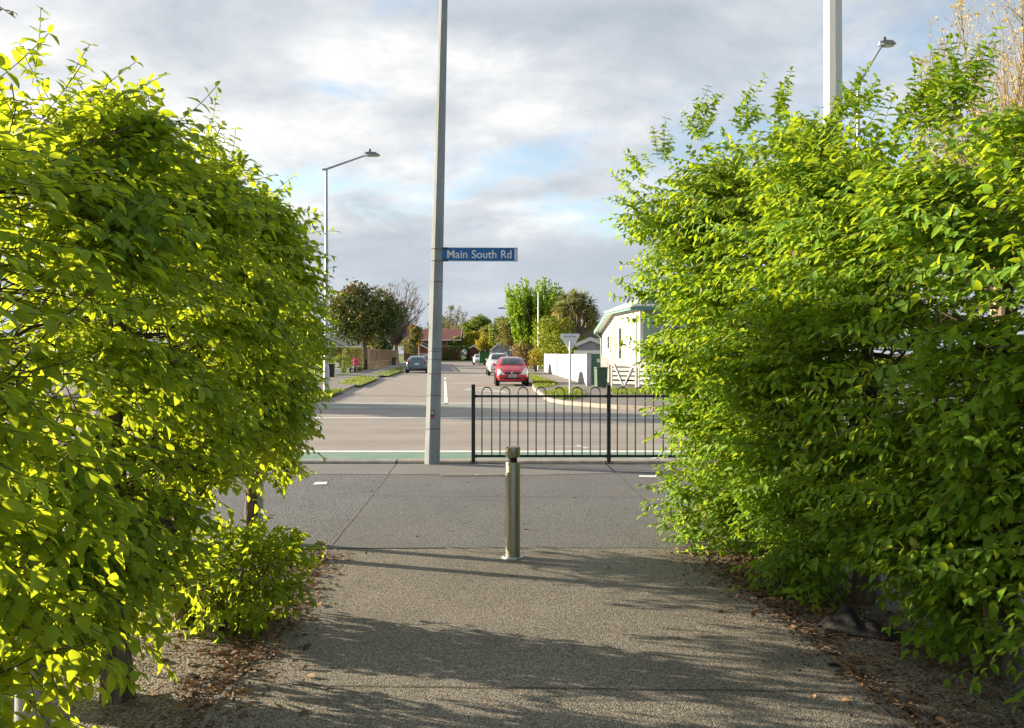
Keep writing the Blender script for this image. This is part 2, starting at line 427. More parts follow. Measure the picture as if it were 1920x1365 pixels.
# ---------------------------------------------------------------- mesh builder and object tagging
class MB:
    def __init__(self):
        self.v, self.f, self.mi = [], [], []
        self.cur = 0

    def add(self, vs, fs):
        o = len(self.v)
        self.v += [tuple(p) for p in vs]
        self.f += [tuple(o + i for i in f) for f in fs]
        self.mi += [self.cur] * len(fs)

    def box(self, c, s, rz=0.0, taper=1.0, M4=None):
        x, y, z = s[0] / 2, s[1] / 2, s[2] / 2
        pts = [Vector((sx * x * (taper if sz > 0 else 1), sy * y * (taper if sz > 0 else 1), sz * z)) for sz in (-1, 1) for sx, sy in ((-1, -1), (1, -1), (1, 1), (-1, 1))]
        rot = Matrix.Rotation(rz, 3, 'Z') if M4 is None else M4
        self.add([rot @ p + Vector(c) for p in pts], [(3, 2, 1, 0), (4, 5, 6, 7), (0, 1, 5, 4), (1, 2, 6, 5), (2, 3, 7, 6), (3, 0, 4, 7)])

    def prism(self, poly, vec):
        n = len(poly)
        a = [Vector(p) for p in poly]
        b = [p + Vector(vec) for p in a]
        self.add(a + b, [tuple(range(n))[::-1], tuple(range(n, 2 * n))] + [(i, (i + 1) % n, n + (i + 1) % n, n + i) for i in range(n)])

    def tube(self, pts, rad, n=8, cap=True, rot=0.0):
        pts = [Vector(p) for p in pts]
        if not isinstance(rad, (list, tuple)):
            rad = [rad] * len(pts)
        o = len(self.v)
        up = None
        for i, p in enumerate(pts):
            t = (pts[min(i + 1, len(pts) - 1)] - pts[max(i - 1, 0)]).normalized()
            if up is None:
                up = Vector((1, 0, 0)) if abs(t.x) < 0.9 else Vector((0, 1, 0))
            a = (up - t * up.dot(t))
            if a.length < 1e-4:
                a = t.orthogonal()
            a.normalize()
            up = a
            b = t.cross(a)
            for k in range(n):
                th = rot + 2 * PI * k / n
                self.v.append(tuple(p + (a * math.cos(th) + b * math.sin(th)) * rad[i]))
        fs = []
        for i in range(len(pts) - 1):
            for k in range(n):
                k2 = (k + 1) % n
                fs.append((o + i * n + k, o + i * n + k2, o + (i + 1) * n + k2, o + (i + 1) * n + k))
        if cap:
            fs.append(tuple(o + k for k in range(n))[::-1])
            fs.append(tuple(o + (len(pts) - 1) * n + k for k in range(n)))
        self.f += fs
        self.mi += [self.cur] * len(fs)

    def lathe(self, prof, c=(0, 0, 0), n=24, axis='Z'):
        o = len(self.v)
        for r, h in prof:
            for k in range(n):
                th = 2 * PI * k / n
                p = (r * math.cos(th), r * math.sin(th), h)
                if axis == 'X':
                    p = (h, r * math.cos(th), r * math.sin(th))
                elif axis == 'Y':
                    p = (r * math.sin(th), h, r * math.cos(th))
                self.v.append((p[0] + c[0], p[1] + c[1], p[2] + c[2]))
        fs = []
        for i in range(len(prof) - 1):
            for k in range(n):
                k2 = (k + 1) % n
                fs.append((o + i * n + k, o + i * n + k2, o + (i + 1) * n + k2, o + (i + 1) * n + k))
        fs.append(tuple(o + k for k in range(n))[::-1])
        fs.append(tuple(o + (len(prof) - 1) * n + k for k in range(n)))
        self.f += fs
        self.mi += [self.cur] * len(fs)

    def grid(self, rows):
        """rows of equal length -> quads"""
        o = len(self.v)
        m = len(rows[0])
        for r in rows:
            self.v += [tuple(p) for p in r]
        fs = [(o + i * m + j, o + i * m + j + 1, o + (i + 1) * m + j + 1, o + (i + 1) * m + j) for i in range(len(rows) - 1) for j in range(m - 1)]
        self.f += fs
        self.mi += [self.cur] * len(fs)

    def build(self, name, material, parent=None, smooth=False, fix=True, bevel=0.0):
        me = bpy.data.meshes.new(name)
        me.from_pydata(self.v, [], self.f)
        mats = material if isinstance(material, (list, tuple)) else [material]
        for m in mats:
            me.materials.append(m)
        if len(mats) > 1:
            me.polygons.foreach_set('material_index', self.mi)
        if fix:
            bm = bmesh.new(); bm.from_mesh(me)
            bmesh.ops.recalc_face_normals(bm, faces=bm.faces)
            bm.to_mesh(me); bm.free()
        if smooth:
            me.polygons.foreach_set('use_smooth', [True] * len(me.polygons))
        o = bpy.data.objects.new(name, me)
        C.objects.link(o)
        if parent is not None:
            o.parent = parent
        if smooth == 'auto':
            md = o.modifiers.new('edge', 'EDGE_SPLIT')
            md.split_angle = R(38)
        if bevel:
            md = o.modifiers.new('bevel', 'BEVEL')
            md.width = bevel
            md.segments = 2
            md.limit_method = 'ANGLE'
        return o


def tag(o, label=None, cat=None, group=None, kind=None):
    if label:
        o['label'] = label
    if cat:
        o['category'] = cat
    if group:
        o['group'] = group
    if kind:
        o['kind'] = kind
    return o


def thing(name, label, cat, loc=(0, 0, 0), rz=0.0, group=None):
    o = bpy.data.objects.new(name, None)
    C.objects.link(o)
    o.empty_display_size = 0.2
    o.location = loc
    o.rotation_euler = (0, 0, rz)
    return tag(o, label, cat, group)


def dup(root, loc, rz=0.0, label=None, group=None, scale=None):
    r = root.copy(); C.objects.link(r)
    r.location = loc
    r.rotation_euler = (0, 0, rz)
    if scale:
        r.scale = scale
    if label:
        r['label'] = label
    if group:
        r['group'] = group
    for ch in list(root.children):
        c = ch.copy(); C.objects.link(c); c.parent = r
        for gch in list(ch.children):
            d = gch.copy(); C.objects.link(d); d.parent = c
    return r


def sheet(name, poly, z, material, label=None, cat=None, kind='structure', thick=0.0, sub=None):
    mb = MB()
    pts = [(p[0], p[1], z) for p in poly]
    if thick:
        mb.prism([(p[0], p[1], z - thick) for p in poly], (0, 0, thick))
    else:
        mb.add(pts, [tuple(range(len(pts)))])
    o = mb.build(name, material, fix=bool(thick))
    if not thick:
        bm = bmesh.new(); bm.from_mesh(o.data)
        for f in bm.faces:
            if f.normal.z < 0:
                f.normal_flip()
        bmesh.ops.triangulate(bm, faces=bm.faces)
        bm.to_mesh(o.data); bm.free()
    return tag(o, label, cat, None, kind)


def np_mesh(name, verts, faces_flat, loop_starts, material, parent=None, rnd=None, uv=None, smooth=False):
    """fast mesh from numpy arrays"""
    me = bpy.data.meshes.new(name)
    me.vertices.add(len(verts))
    me.vertices.foreach_set('co', np.ascontiguousarray(verts, dtype=np.float32).ravel())
    me.loops.add(len(faces_flat))
    me.loops.foreach_set('vertex_index', np.ascontiguousarray(faces_flat, dtype=np.int32))
    me.polygons.add(len(loop_starts))
    me.polygons.foreach_set('loop_start', np.ascontiguousarray(loop_starts, dtype=np.int32))
    if uv is not None:
        l = me.uv_layers.new(name='UVMap')
        l.uv.foreach_set('vector', np.ascontiguousarray(uv, dtype=np.float32).ravel())
    if rnd is not None:
        a = me.attributes.new('rnd', 'FLOAT', 'POINT')
        a.data.foreach_set('value', np.ascontiguousarray(rnd, dtype=np.float32))
    me.materials.append(material)
    me.update(calc_edges=True)
    if smooth:
        me.polygons.foreach_set('use_smooth', np.ones(len(loop_starts), dtype=bool))
    o = bpy.data.objects.new(name, me)
    C.objects.link(o)
    if parent is not None:
        o.parent = parent
    return o


def unit(a):
    return a / np.maximum(np.linalg.norm(a, axis=-1, keepdims=True), 1e-9)


# leaf template: midrib folded, pointed tip; (along, across, lift)
LEAF_V = np.array([(0, 0, 0), (.25, 0, 0), (.52, 0, 0), (.80, 0, 0), (1.0, 0, 0),
                   (.13, -.34, .05), (.42, -.50, .09), (.74, -.34, .06),
                   (.13, .34, .05), (.42, .50, .09), (.74, .34, .06)])
LEAF_F = [(0, 5, 1), (1, 5, 6, 2), (2, 6, 7, 3), (3, 7, 4), (0, 1, 8), (1, 2, 9, 8), (2, 3, 10, 9), (3, 4, 10)]


def leaves(name, P, T, Nn, L, Wd, material, parent=None, rnd=None, droop=0.25, fold=1.0):
    n = len(P)
    T = unit(T)
    Nn = unit(Nn - T * np.sum(Nn * T, axis=1, keepdims=True))
    B = np.cross(Nn, T)
    tv = LEAF_V
    k = len(tv)
    al = tv[:, 0][None, :, None] * L[:, None, None]
    ac = tv[:, 1][None, :, None] * Wd[:, None, None]
    dr = (RNG.uniform(0.4, 1.6, n) * droop)[:, None]
    li = (tv[:, 2][None, :] * fold * (Wd / L)[:, None] * 2.2 - dr * tv[:, 0][None, :] ** 2)[:, :, None] * L[:, None, None]
    V = P[:, None, :] + al * T[:, None, :] + ac * B[:, None, :] + li * Nn[:, None, :]
    V = V.reshape(-1, 3)
    ff = np.array([i for f in LEAF_F for i in f])
    ls = np.cumsum([0] + [len(f) for f in LEAF_F])[:-1]
    F = (ff[None, :] + (np.arange(n) * k)[:, None]).ravel()
    LS = (ls[None, :] + (np.arange(n) * len(ff))[:, None]).ravel()
    uvt = np.stack([tv[:, 1] + 0.5, tv[:, 0]], axis=1)[ff]
    UV = np.tile(uvt, (n, 1))
    if rnd is None:
        rnd = RNG.uniform(0, 1, n)
    return np_mesh(name, V, F, LS, material, parent, np.repeat(rnd, k), UV)


def sticks(name, A, Bp, r0, r1, material, parent=None):
    """many straight three-sided twigs as one mesh"""
    n = len(A)
    T = unit(Bp - A)
    ref = np.where(np.abs(T[:, 2:3]) > 0.9, np.array([[1.0, 0, 0]]), np.array([[0, 0, 1.0]]))
    X = unit(np.cross(T, ref))
    Y = np.cross(T, X)
    vs = []
    for base, r in ((A, r0), (Bp, r1)):
        for k in range(3):
            th = 2 * PI * k / 3
            vs.append(base + (X * math.cos(th) + Y * math.sin(th)) * np.asarray(r).reshape(-1, 1))
    V = np.stack(vs, axis=1).reshape(-1, 3)
    ff = np.array([0, 1, 4, 3, 1, 2, 5, 4, 2, 0, 3, 5])
    F = (ff[None, :] + (np.arange(n) * 6)[:, None]).ravel()
    LS = np.arange(n * 3) * 4
    return np_mesh(name, V, F, LS, material, parent)
# ================================================================ the ground, roads and paths
def interp(tab, d):
    xs = [t[0] for t in tab]; ys = [t[1] for t in tab]
    return float(np.interp(d, xs, ys))


KL = [(30.7, -6.9), (38, -7.4), (54, -8.8), (90, -11.8), (166, -18.1)]      # side street: kerb lines as (distance, x)
KR = [(31, 1.2), (39.2, .98), (43, 1.02), (64, .30), (117, -2.9), (166, -5.9)]
NEAR_K = 12.46
FAR_K = 25.0
END = 166.0

sheet('ground', [(-1500, -60), (1500, -60), (1500, 2500), (-1500, 2500)], -0.14, M['soil'])

pathL = [(12.40, -1.665), (6.98, -1.505), (3.78, -1.335), (-4, -0.95)]
pathR = [(12.40, 1.36), (9.55, 1.43), (6.98, 1.475), (3.67, 1.70), (-4, 2.3)]
near = 6.98
sheet('footpath', [(1.475, near), (1.70, 3.67), (2.3, -4), (-0.95, -4), (-1.335, 3.78), (-1.505, near)], 0.0, M['aggregate'])
sheet('asphalt_footpath', [(-1.505, near), (-1.665, 12.30), (40, 12.30), (40, near)], 0.0, M['asphalt'])
sheet('coarse_footpath', [(-1.505, near), (-40, near), (-40, 12.30), (-1.665, 12.30)], 0.0, M['asphalt_new'])
sheet('planting_bed', [(-1.505, near), (-1.335, 3.78), (-0.95, -4), (-3.6, -4), (-3.6, near)], -0.006, M['bed'])
sheet('planting_bed', [(1.475, near), (1.70, 3.67), (2.3, -4), (4.6, -4), (4.6, near)], -0.006, M['bed'])
# paved yard behind the left hedge, car park behind the right one
pv = MB()
for i in range(16):
    for j in range(20):
        x0, y0 = -3.62 - i * .5, near - .02 - j * .5
        pv.box((x0 - .25, y0 - .25, -.045), (.488, .488, .08))
tag(pv.build('pavement', M['paver']), kind='structure')
sheet('car_park', [(4.6, near), (40, near), (40, -4), (4.6, -4)], -0.01, M['asphalt_new'])


def strip(name, pts, w, z, material, kind='structure'):
    """a flat band along a polyline on the ground"""
    mb = MB()
    rows = []
    P2 = [Vector((p[0], p[1])) for p in pts]
    for i, p in enumerate(P2):
        t = (P2[min(i + 1, len(P2) - 1)] - P2[max(i - 1, 0)]).normalized()
        nrm = Vector((-t.y, t.x)) * (w / 2)
        rows.append([(p.x + nrm.x, p.y + nrm.y, z), (p.x - nrm.x, p.y - nrm.y, z)])
    mb.grid(rows)
    o = mb.build(name, material, fix=False)
    bm = bmesh.new(); bm.from_mesh(o.data)
    for f in bm.faces:
        f.normal_update()
        if f.normal.z < 0:
            f.normal_flip()
    bm.to_mesh(o.data); bm.free()
    return tag(o, kind=kind)


def wob(p0, p1, n, amp, seed):
    rr = random.Random(seed)
    return [(p0[0] + (p1[0] - p0[0]) * i / n + rr.uniform(-amp, amp), p0[1] + (p1[1] - p0[1]) * i / n + rr.uniform(-amp, amp)) for i in range(n + 1)]


# joints between the slabs of paving
strip('paving_joint', wob((-3.4, near - .03), (-0.55, near + .015), 26, .008, 1), .024, .004, M['joint'])
strip('paving_joint', wob((-0.5, near + .015), (1.45, near + .03), 16, .010, 2), .009, .004, M['joint'])
strip('paving_joint', wob((-1.505, near + .05), (-1.665, 12.28), 22, .006, 3), .010, .004, M['joint_pale'])
strip('paving_joint', wob((-1.505, near - .06), (-1.335, 3.78), 22, .006, 4) + wob((-1.33, 3.7), (-1.02, -2), 10, .006, 5), .028, .004, M['joint_pale'])
strip('paving_joint', wob((1.475, near + .05), (1.36, 12.28), 22, .006, 6), .016, .004, M['joint_pale'])
strip('paving_joint', wob((1.482, near - .06), (1.70, 3.67), 22, .006, 7) + wob((1.71, 3.6), (2.1, -2), 10, .006, 8), .030, .004, M['joint_pale'])
strip('paving_joint', wob((-1.60, 9.55), (1.42, 9.45), 20, .008, 9), .010, .004, M['joint'])
strip('paving_joint', wob((-1.36, 4.12), (1.64, 4.02), 20, .006, 19), .008, .004, M['joint'])
# smooth band of footpath beside the kerb
sheet('footpath_edge', [(-40, 11.25), (-1.62, 11.25), (0.2, 11.15), (2.2, 11.5), (40, 11.6), (40, 12.29), (-40, 12.29)], 0.004, aggregate_mat('smooth_asphalt', [(.17, .16, .15), (.20, .19, .18), (.185, .175, .165), (.22, .21, .20)], 120, (.14, .13, .12), 0.25, big=(.85, 1.1)))

# main road and side street
KLc = [(-90, FAR_K), (-12, FAR_K), (-9.2, 25.7), (-7.9, 27.2), (-7.2, 29)] + [(x, d) for d, x in KL]
KRc = [(90, FAR_K - .4), (4.2, FAR_K), (3.19, 25.75), (2.58, 26.6), (1.75, 27.9), (1.32, 29.4)] + [(x, d) for d, x in KR]
sheet('main_road', [(-90, NEAR_K + .14), (90, NEAR_K + .14)] + KRc + KLc[::-1], ROAD_Z, M['road'])


def kerb(name, pts, w, z0, z1, material):
    mb = MB()
    P2 = [Vector((p[0], p[1])) for p in pts]
    rows = []
    for i, p in enumerate(P2):
        t = (P2[min(i + 1, len(P2) - 1)] - P2[max(i - 1, 0)]).normalized()
        nrm = Vector((-t.y, t.x)) * w
        a, b = p, p + nrm
        c = Vector((a.x + nrm.x * .12, a.y + nrm.y * .12))
        rows.append([(a.x, a.y, z0), (a.x, a.y, z1 - .02), (c.x, c.y, z1), (b.x, b.y, z1), (b.x, b.y, z0)])
    mb.grid(rows)
    return tag(mb.build(name, material), kind='structure')


def dense(pts, step=2.0):
    out = []
    for (x0, y0), (x1, y1) in zip(pts, pts[1:]):
        n = max(1, int(math.hypot(x1 - x0, y1 - y0) / step))
        out += [(x0 + (x1 - x0) * i / n, y0 + (y1 - y0) * i / n) for i in range(n)]
    return out + [pts[-1]]


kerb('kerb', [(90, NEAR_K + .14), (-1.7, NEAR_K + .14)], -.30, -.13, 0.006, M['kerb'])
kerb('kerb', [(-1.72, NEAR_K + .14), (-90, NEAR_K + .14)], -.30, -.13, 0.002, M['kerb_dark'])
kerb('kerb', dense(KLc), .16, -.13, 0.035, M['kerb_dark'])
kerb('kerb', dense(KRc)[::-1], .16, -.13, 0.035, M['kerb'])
kerb('kerb', [(-18.1, END), (-5.9, END)], .16, -.13, 0.03, M['kerb'])


def off(pts, w):
    out = []
    P2 = [Vector((p[0], p[1])) for p in pts]
    for i, p in enumerate(P2):
        t = (P2[min(i + 1, len(P2) - 1)] - P2[max(i - 1, 0)]).normalized()
        out.append((p.x - t.y * w, p.y + t.x * w))
    return out


kl2 = off(KLc, .155)
kr2 = [(p[0], p[1]) for p in off(KRc[::-1], .155)][::-1]
sheet('far_footpath', kl2 + [(-90, END)], 0.02, M['far_path'])
sheet('far_footpath', kr2 + [(90, END)], 0.02, M['far_path'])
sheet('garden_ground', [(-90, END + .16), (90, END + .16), (90, 420), (-90, 420)], 0.02, M['grass'])
# gardens behind the boundary lines


def XBL(d):
    return -13.5 - .083 * (d - 80.5)


def XBR(d):
    return 3.72 - .034 * (d - 41.5)


sheet('garden_ground', [(XBL(40) - .2, 40), (XBL(165) - .2, 165), (-80, 165), (-80, 40)], 0.026, M['grass'])
sheet('garden_ground', [(XBR(44) + .3, 44), (XBR(165) + .3, 165), (80, 165), (80, 44)], 0.026, M['grass'])

# painted markings
Zm = ROAD_Z + .004
sheet('road_marking', [(-60, 12.62), (60, 12.62), (60, 14.54), (-60, 14.54)], Zm, M['green_paint'])
sheet('road_marking', [(-60, 14.55), (60, 14.55), (60, 14.76), (-60, 14.76)], Zm, M['white_paint'])
sheet('road_marking', [(-60, 22.1), (60, 22.1), (60, 22.32), (-60, 22.32)], Zm, M['white_paint'])
sheet('road_marking', [(-30, 25.3), (2.4, 25.9), (1.9, 26.9), (1.4, 28.5), (-6.8, 28.5), (-7.9, 26.6), (-30, 24.8)], Zm, M['green_worn'])
sheet('road_marking', [(-6.7, 28.6), (1.3, 28.6), (1.28, 28.85), (-6.75, 28.85)], Zm, M['white_paint'])
strip('road_marking', [g(836.4, 758, ROAD_Z)[:2], g(834.8, 714.5, ROAD_Z)[:2]], .13, Zm, M['white_paint'])
strip('road_marking', [g(834.8, 711.5, ROAD_Z)[:2], g(834.5, 708, ROAD_Z)[:2]], .13, Zm, M['white_paint'])
for i, (a, b) in enumerate([((872, 731), (952, 736)), ((873, 730.5), (900, 727.5)), ((900, 727.5), (952, 736)), ((850, 718.5), (897, 718))]):
    strip('road_marking', [g(*a, ROAD_Z)[:2], g(*b, ROAD_Z)[:2]], (.22, .22, .12, .3)[i], Zm + .004 * (i == 1) + .008 * (i == 2), M['white_paint'])
for a, b in (((603, 752), (611, 749.5)), ((616, 747), (628, 744))):
    strip('road_marking', [g(*a, ROAD_Z)[:2], g(*b, ROAD_Z)[:2]], .14, Zm, M['yellow_paint'])
# bicycle symbol in the near cycle lane, and a small arrow in the traffic lane
bk = MB()


def ring(cx, cy, r, w, z):
    bk.grid([[(cx + math.cos(2 * PI * i / 20) * rr, cy + .62 * math.sin(2 * PI * i / 20) * rr * 1.6, z) for rr in (r - w, r)] for i in range(21)])


def bar(a, b, w, z):
    A, B = Vector(a), Vector(b)
    t = (B - A).normalized(); nn = Vector((-t.y, t.x)) * w / 2
    bk.add([(A.x + nn.x, A.y + nn.y, z), (B.x + nn.x, B.y + nn.y, z), (B.x - nn.x, B.y - nn.y, z), (A.x - nn.x, A.y - nn.y, z)], [(0, 1, 2, 3)])


for cx in (2.05, 2.95):
    ring(cx, 13.35, .30, .07, Zm + .004)
for a, b in (((2.05, 13.35), (2.35, 13.75)), ((2.35, 13.75), (2.8, 13.75)), ((2.95, 13.35), (2.75, 13.95)), ((2.35, 13.75), (2.5, 13.35)), ((2.5, 13.35), (2.8, 13.75)), ((2.68, 13.97), (2.88, 13.97)), ((2.25, 13.9), (2.42, 13.9))):
    bar(a, b, .07, Zm + .008)
tag(bk.build('road_marking', M['white_paint']), kind='structure')
bk = MB()
bar((.78, 15.36), (1.62, 15.34), .045, Zm)
bk.add([(1.16, 15.62, Zm), (1.36, 15.46, Zm), (1.20, 15.42, Zm)], [(0, 1, 2)])
bk.add([(1.22, 15.28, Zm), (1.40, 15.24, Zm), (1.30, 15.12, Zm)], [(0, 1, 2)])
tag(bk.build('road_marking', M['white_paint']), kind='structure')
# short white dashes painted on the footpath
sheet('footpath_marking', [(g(588, 908).x, 10.36), (g(613, 908).x, 10.40), (g(614, 904).x, 10.58), (g(592, 904).x, 10.56)], .004, M['white_paint'])
sheet('footpath_marking', [(g(1197, 894).x, 11.0), (g(1229, 894).x, 10.98), (g(1229, 890).x, 11.14), (g(1197, 890).x, 11.14)], .004, M['white_paint'])

# verge grass on the far side (nobody could count the blades)
def verge(poly, z=.026, name='grass_verge', blades=1200, seed=1):
    sheet(name, poly, z, M['grass'])
    r = np.random.default_rng(seed)
    xs = [p[0] for p in poly]; ys = [p[1] for p in poly]
    P = np.stack([r.uniform(min(xs), max(xs), blades * 3), r.uniform(min(ys), max(ys), blades * 3)], 1)
    inside = np.zeros(len(P), bool)
    n = len(poly)
    for i in range(n):
        x0, y0 = poly[i][:2]; x1, y1 = poly[(i + 1) % n][:2]
        c = ((y0 > P[:, 1]) != (y1 > P[:, 1])) & (P[:, 0] < (x1 - x0) * (P[:, 1] - y0) / (y1 - y0 + 1e-9) + x0)
        inside ^= c
    P = P[inside][:blades]
    n = len(P)
    P3 = np.column_stack([P, np.full(n, z)])
    T = np.column_stack([r.normal(0, .45, (n, 2)), np.ones(n)])
    Nn = r.normal(0, 1, (n, 3))
    o = leaves('grass', P3, T, Nn, r.uniform(.05, .13, n), r.uniform(.02, .05, n), M['grass_blade'], rnd=r.uniform(0, 1, n))
    tag(o, kind='stuff')


verge([g(p[0], p[1], .02)[:2] for p in ((633, 717), (674, 705.5), (711, 708.5), (690, 717.5), (676, 723), (655, 721))], seed=2)
verge([g(p[0], p[1], .02)[:2] for p in ((700, 701), (753, 687.5), (756, 695), (727, 705), (712, 704))], seed=3, blades=900)
verge([g(p[0], p[1], .02)[:2] for p in ((560, 744), (618, 731), (648, 731.5), (626, 739.5), (588, 752))], seed=4)
verge([g(p[0], p[1], .02)[:2] for p in ((992, 702), (1008, 706), (1047, 720), (1030, 726), (1004, 727))], seed=5, blades=2500)
verge([g(p[0], p[1], .02)[:2] for p in ((1018, 738), (1045, 729), (1088, 730), (1098, 742), (1078, 749), (1046, 749))], seed=6, blades=2500)
verge([g(p[0], p[1], .02)[:2] for p in ((1142, 729), (1420, 729), (1420, 744), (1150, 739))], seed=7, blades=4000)
# ================================================================ street furniture near the camera
def octo(mb, z0, z1, r0, r1, lean=(0, 0), base=(0, 0), n=8, rot=R(12)):
    pts = [(base[0] + lean[0] * z / 8.0, base[1] + lean[1] * z / 8.0, z) for z in (z0, z1)]
    mb.tube(pts, [r0, r1], n, rot=rot)


# concrete utility pole
M['band_dark'] = mat('dark_band', (.16, .17, .17), (.10, .105, .105), 20, .7)
D0 = 12.33
px = g(811.5, 868).x
pole = thing('utility_pole', 'tall tapering octagonal grey concrete pole on the footpath left of the black railing', 'pole', (px, D0, 0))
LEAN = (0.125, 0)
ROT = R(22.5 + 4)


def prad(z):
    return 0.118 - 0.0082 * z


def pcen(z):
    return LEAN[0] * z / 5.1


mb = MB()
zs = [0, .6, 1.16, 2.0, 2.9, 3.5, 5, 7, 9.0]
mb.tube([(pcen(z), 0, z) for z in zs], [prad(z) for z in zs], 8, rot=ROT)
mb.build('shaft', M['concrete_pole'], pole, bevel=.004)
for z, h in ((.50, .018), (.985, .016), (1.50, .012), (1.62, .012), (2.62, .016)):
    mb = MB()
    mb.tube([(pcen(z), 0, z), (pcen(z), 0, z + h)], [prad(z) + .003] * 2, 8, rot=ROT)
    mb.build('band', M['band_dark'], pole)
# small black and red pole number label, with dark tar smears above it
mb = MB()
mb.box((pcen(.70) - .006, -.117, .74), (.05, .012, .085))
lab = mb.build('label_plate', M['black_plastic'], pole)
mb = MB()
mb.box((pcen(.70) - .006, -.118, .69), (.05, .012, .018))
mb.build('label_strip', mat('label_red', (.45, .04, .04)), pole)
mb = MB()
for i, (dx, w) in enumerate(((-.015, .007), (.003, .007), (.0145, .007))):
    mb.box((pcen(.7) - .006 + dx, -.1245, .742 + .008 * (i % 2)), (w, .004, .05 + .012 * (i == 1)))
mb.build('label_figures', M['sign_grey'], lab)
mb = MB()

# street name sign bracketed to the pole
sz = hz(477.5, D0)
sx0, sx1 = at(831, 477, D0).x, at(969.5, 477, D0).x
sign = thing('street_sign', 'blue street name sign with white lettering on the concrete pole', 'sign', ((sx0 + sx1) / 2, D0 - .02, sz), R(1.5))
sw, sh = sx1 - sx0, .185
mb = MB()
mb.box((0, 0, 0), (sw, .022, sh))
mb.build('panel', M['sign_blue'], sign, bevel=.004)
mb = MB()
mb.box((0, 0, sh / 2 + .004), (sw + .004, .034, .008))
mb.box((0, 0, -sh / 2 - .003), (sw + .004, .034, .006))
mb.build('frame', M['sign_grey'], sign)
mb = MB()
mb.box((sw / 2 - .018, -.0125, 0), (.036, .006, sh - .014))
mb.build('end_plate', M['sign_grey'], sign)
mb = MB()
mb.box((sw / 2 + .001, 0, 0), (.010, .036, sh + .016))
mb.build('end_cap', M['black_plastic'], sign)
for s in (1, -1):
    mb = MB()
    mb.box((-sw / 2 + .03, 0, s * (sh / 2 - .004)), (.085, .042, .022))
    mb.tube([(-sw / 2 + .0, 0, s * (sh / 2 - .006)), (-sw / 2 - .075, .01, s * (sh / 2 - .006))], .009, 8)
    mb.build('bracket', M['fence_black'], sign)
    mb = MB()
    z = sz + s * (sh / 2 - .006)
    c = px + pcen(z) - sign.location.x
    mb.tube([(c, .02, s * (sh / 2 - .006) - .006), (c, .02, s * (sh / 2 - .006) + .006)], [prad(z) + .004] * 2, 8, rot=ROT)
    mb.build('clamp_band', M['concrete_pole'], sign)


def text_obj(body, size, material, parent, loc, rot, depth=.002, bold=.0, sx=1.0, align='CENTER', name='lettering'):
    cu = bpy.data.curves.new(name, 'FONT')
    cu.body = body
    cu.size = size
    cu.extrude = depth
    cu.offset = bold
    cu.align_x = align
    cu.align_y = 'CENTER'
    tmp = bpy.data.objects.new('tmp_text', cu)
    C.objects.link(tmp)
    dg = bpy.context.evaluated_depsgraph_get()
    me = bpy.data.meshes.new_from_object(tmp.evaluated_get(dg))
    bpy.data.objects.remove(tmp)
    me.materials.clear()
    me.materials.append(material)
    o = bpy.data.objects.new(name, me)
    C.objects.link(o)
    o.parent = parent
    o.location = loc
    o.rotation_euler = rot
    o.scale = (sx, 1, 1)
    return o


for word, wx, ww in (('Main', -.328, .288), ('South', .058, .356), ('Rd', .378, .150)):
    o = text_obj(word, .162, M['sign_white'], sign, (wx, -.0135, -.004), (R(90), 0, 0), bold=.0012)
    vx = [v.co.x for v in o.data.vertices]
    o.scale = (ww / (max(vx) - min(vx)), 1.0, 1)
    o.location.x = wx - (max(vx) + min(vx)) / 2 * o.scale.x

# stainless steel bollard
bp = g(961.5, 1045)
bol = thing('bollard', 'stainless steel bollard with notched neck standing in the middle of the path', 'bollard', (bp.x, bp.y, 0))
mb = MB()
mb.lathe([(.086, 0), (.086, .006), (.083, .010), (.062, .012)], n=48)
mb.build('base_flange', M['galv'], bol, smooth='auto')
mb = MB()
mb.lathe([(.0575, .012), (.0575, .742), (.0555, .746), (.030, .7465)], n=48)
mb.build('tube', M['stainless'], bol, smooth='auto')
mb = MB()
mb.lathe([(.034, .746), (.034, .786)], n=32)
mb.build('neck', M['black_rubber'], bol, smooth='auto')
mb = MB()
mb.lathe([(.030, .7855), (.0555, .786), (.0575, .789), (.0575, .862), (.0555, .866), (.002, .867)], n=48)
mb.build('cap', M['stainless'], bol, smooth='auto')

# black hoop-top railing beside the kerb
FD = 12.36
fx = g(887.5, 868).x


def FX(xp):
    return (xp - CX) / FOC * FD


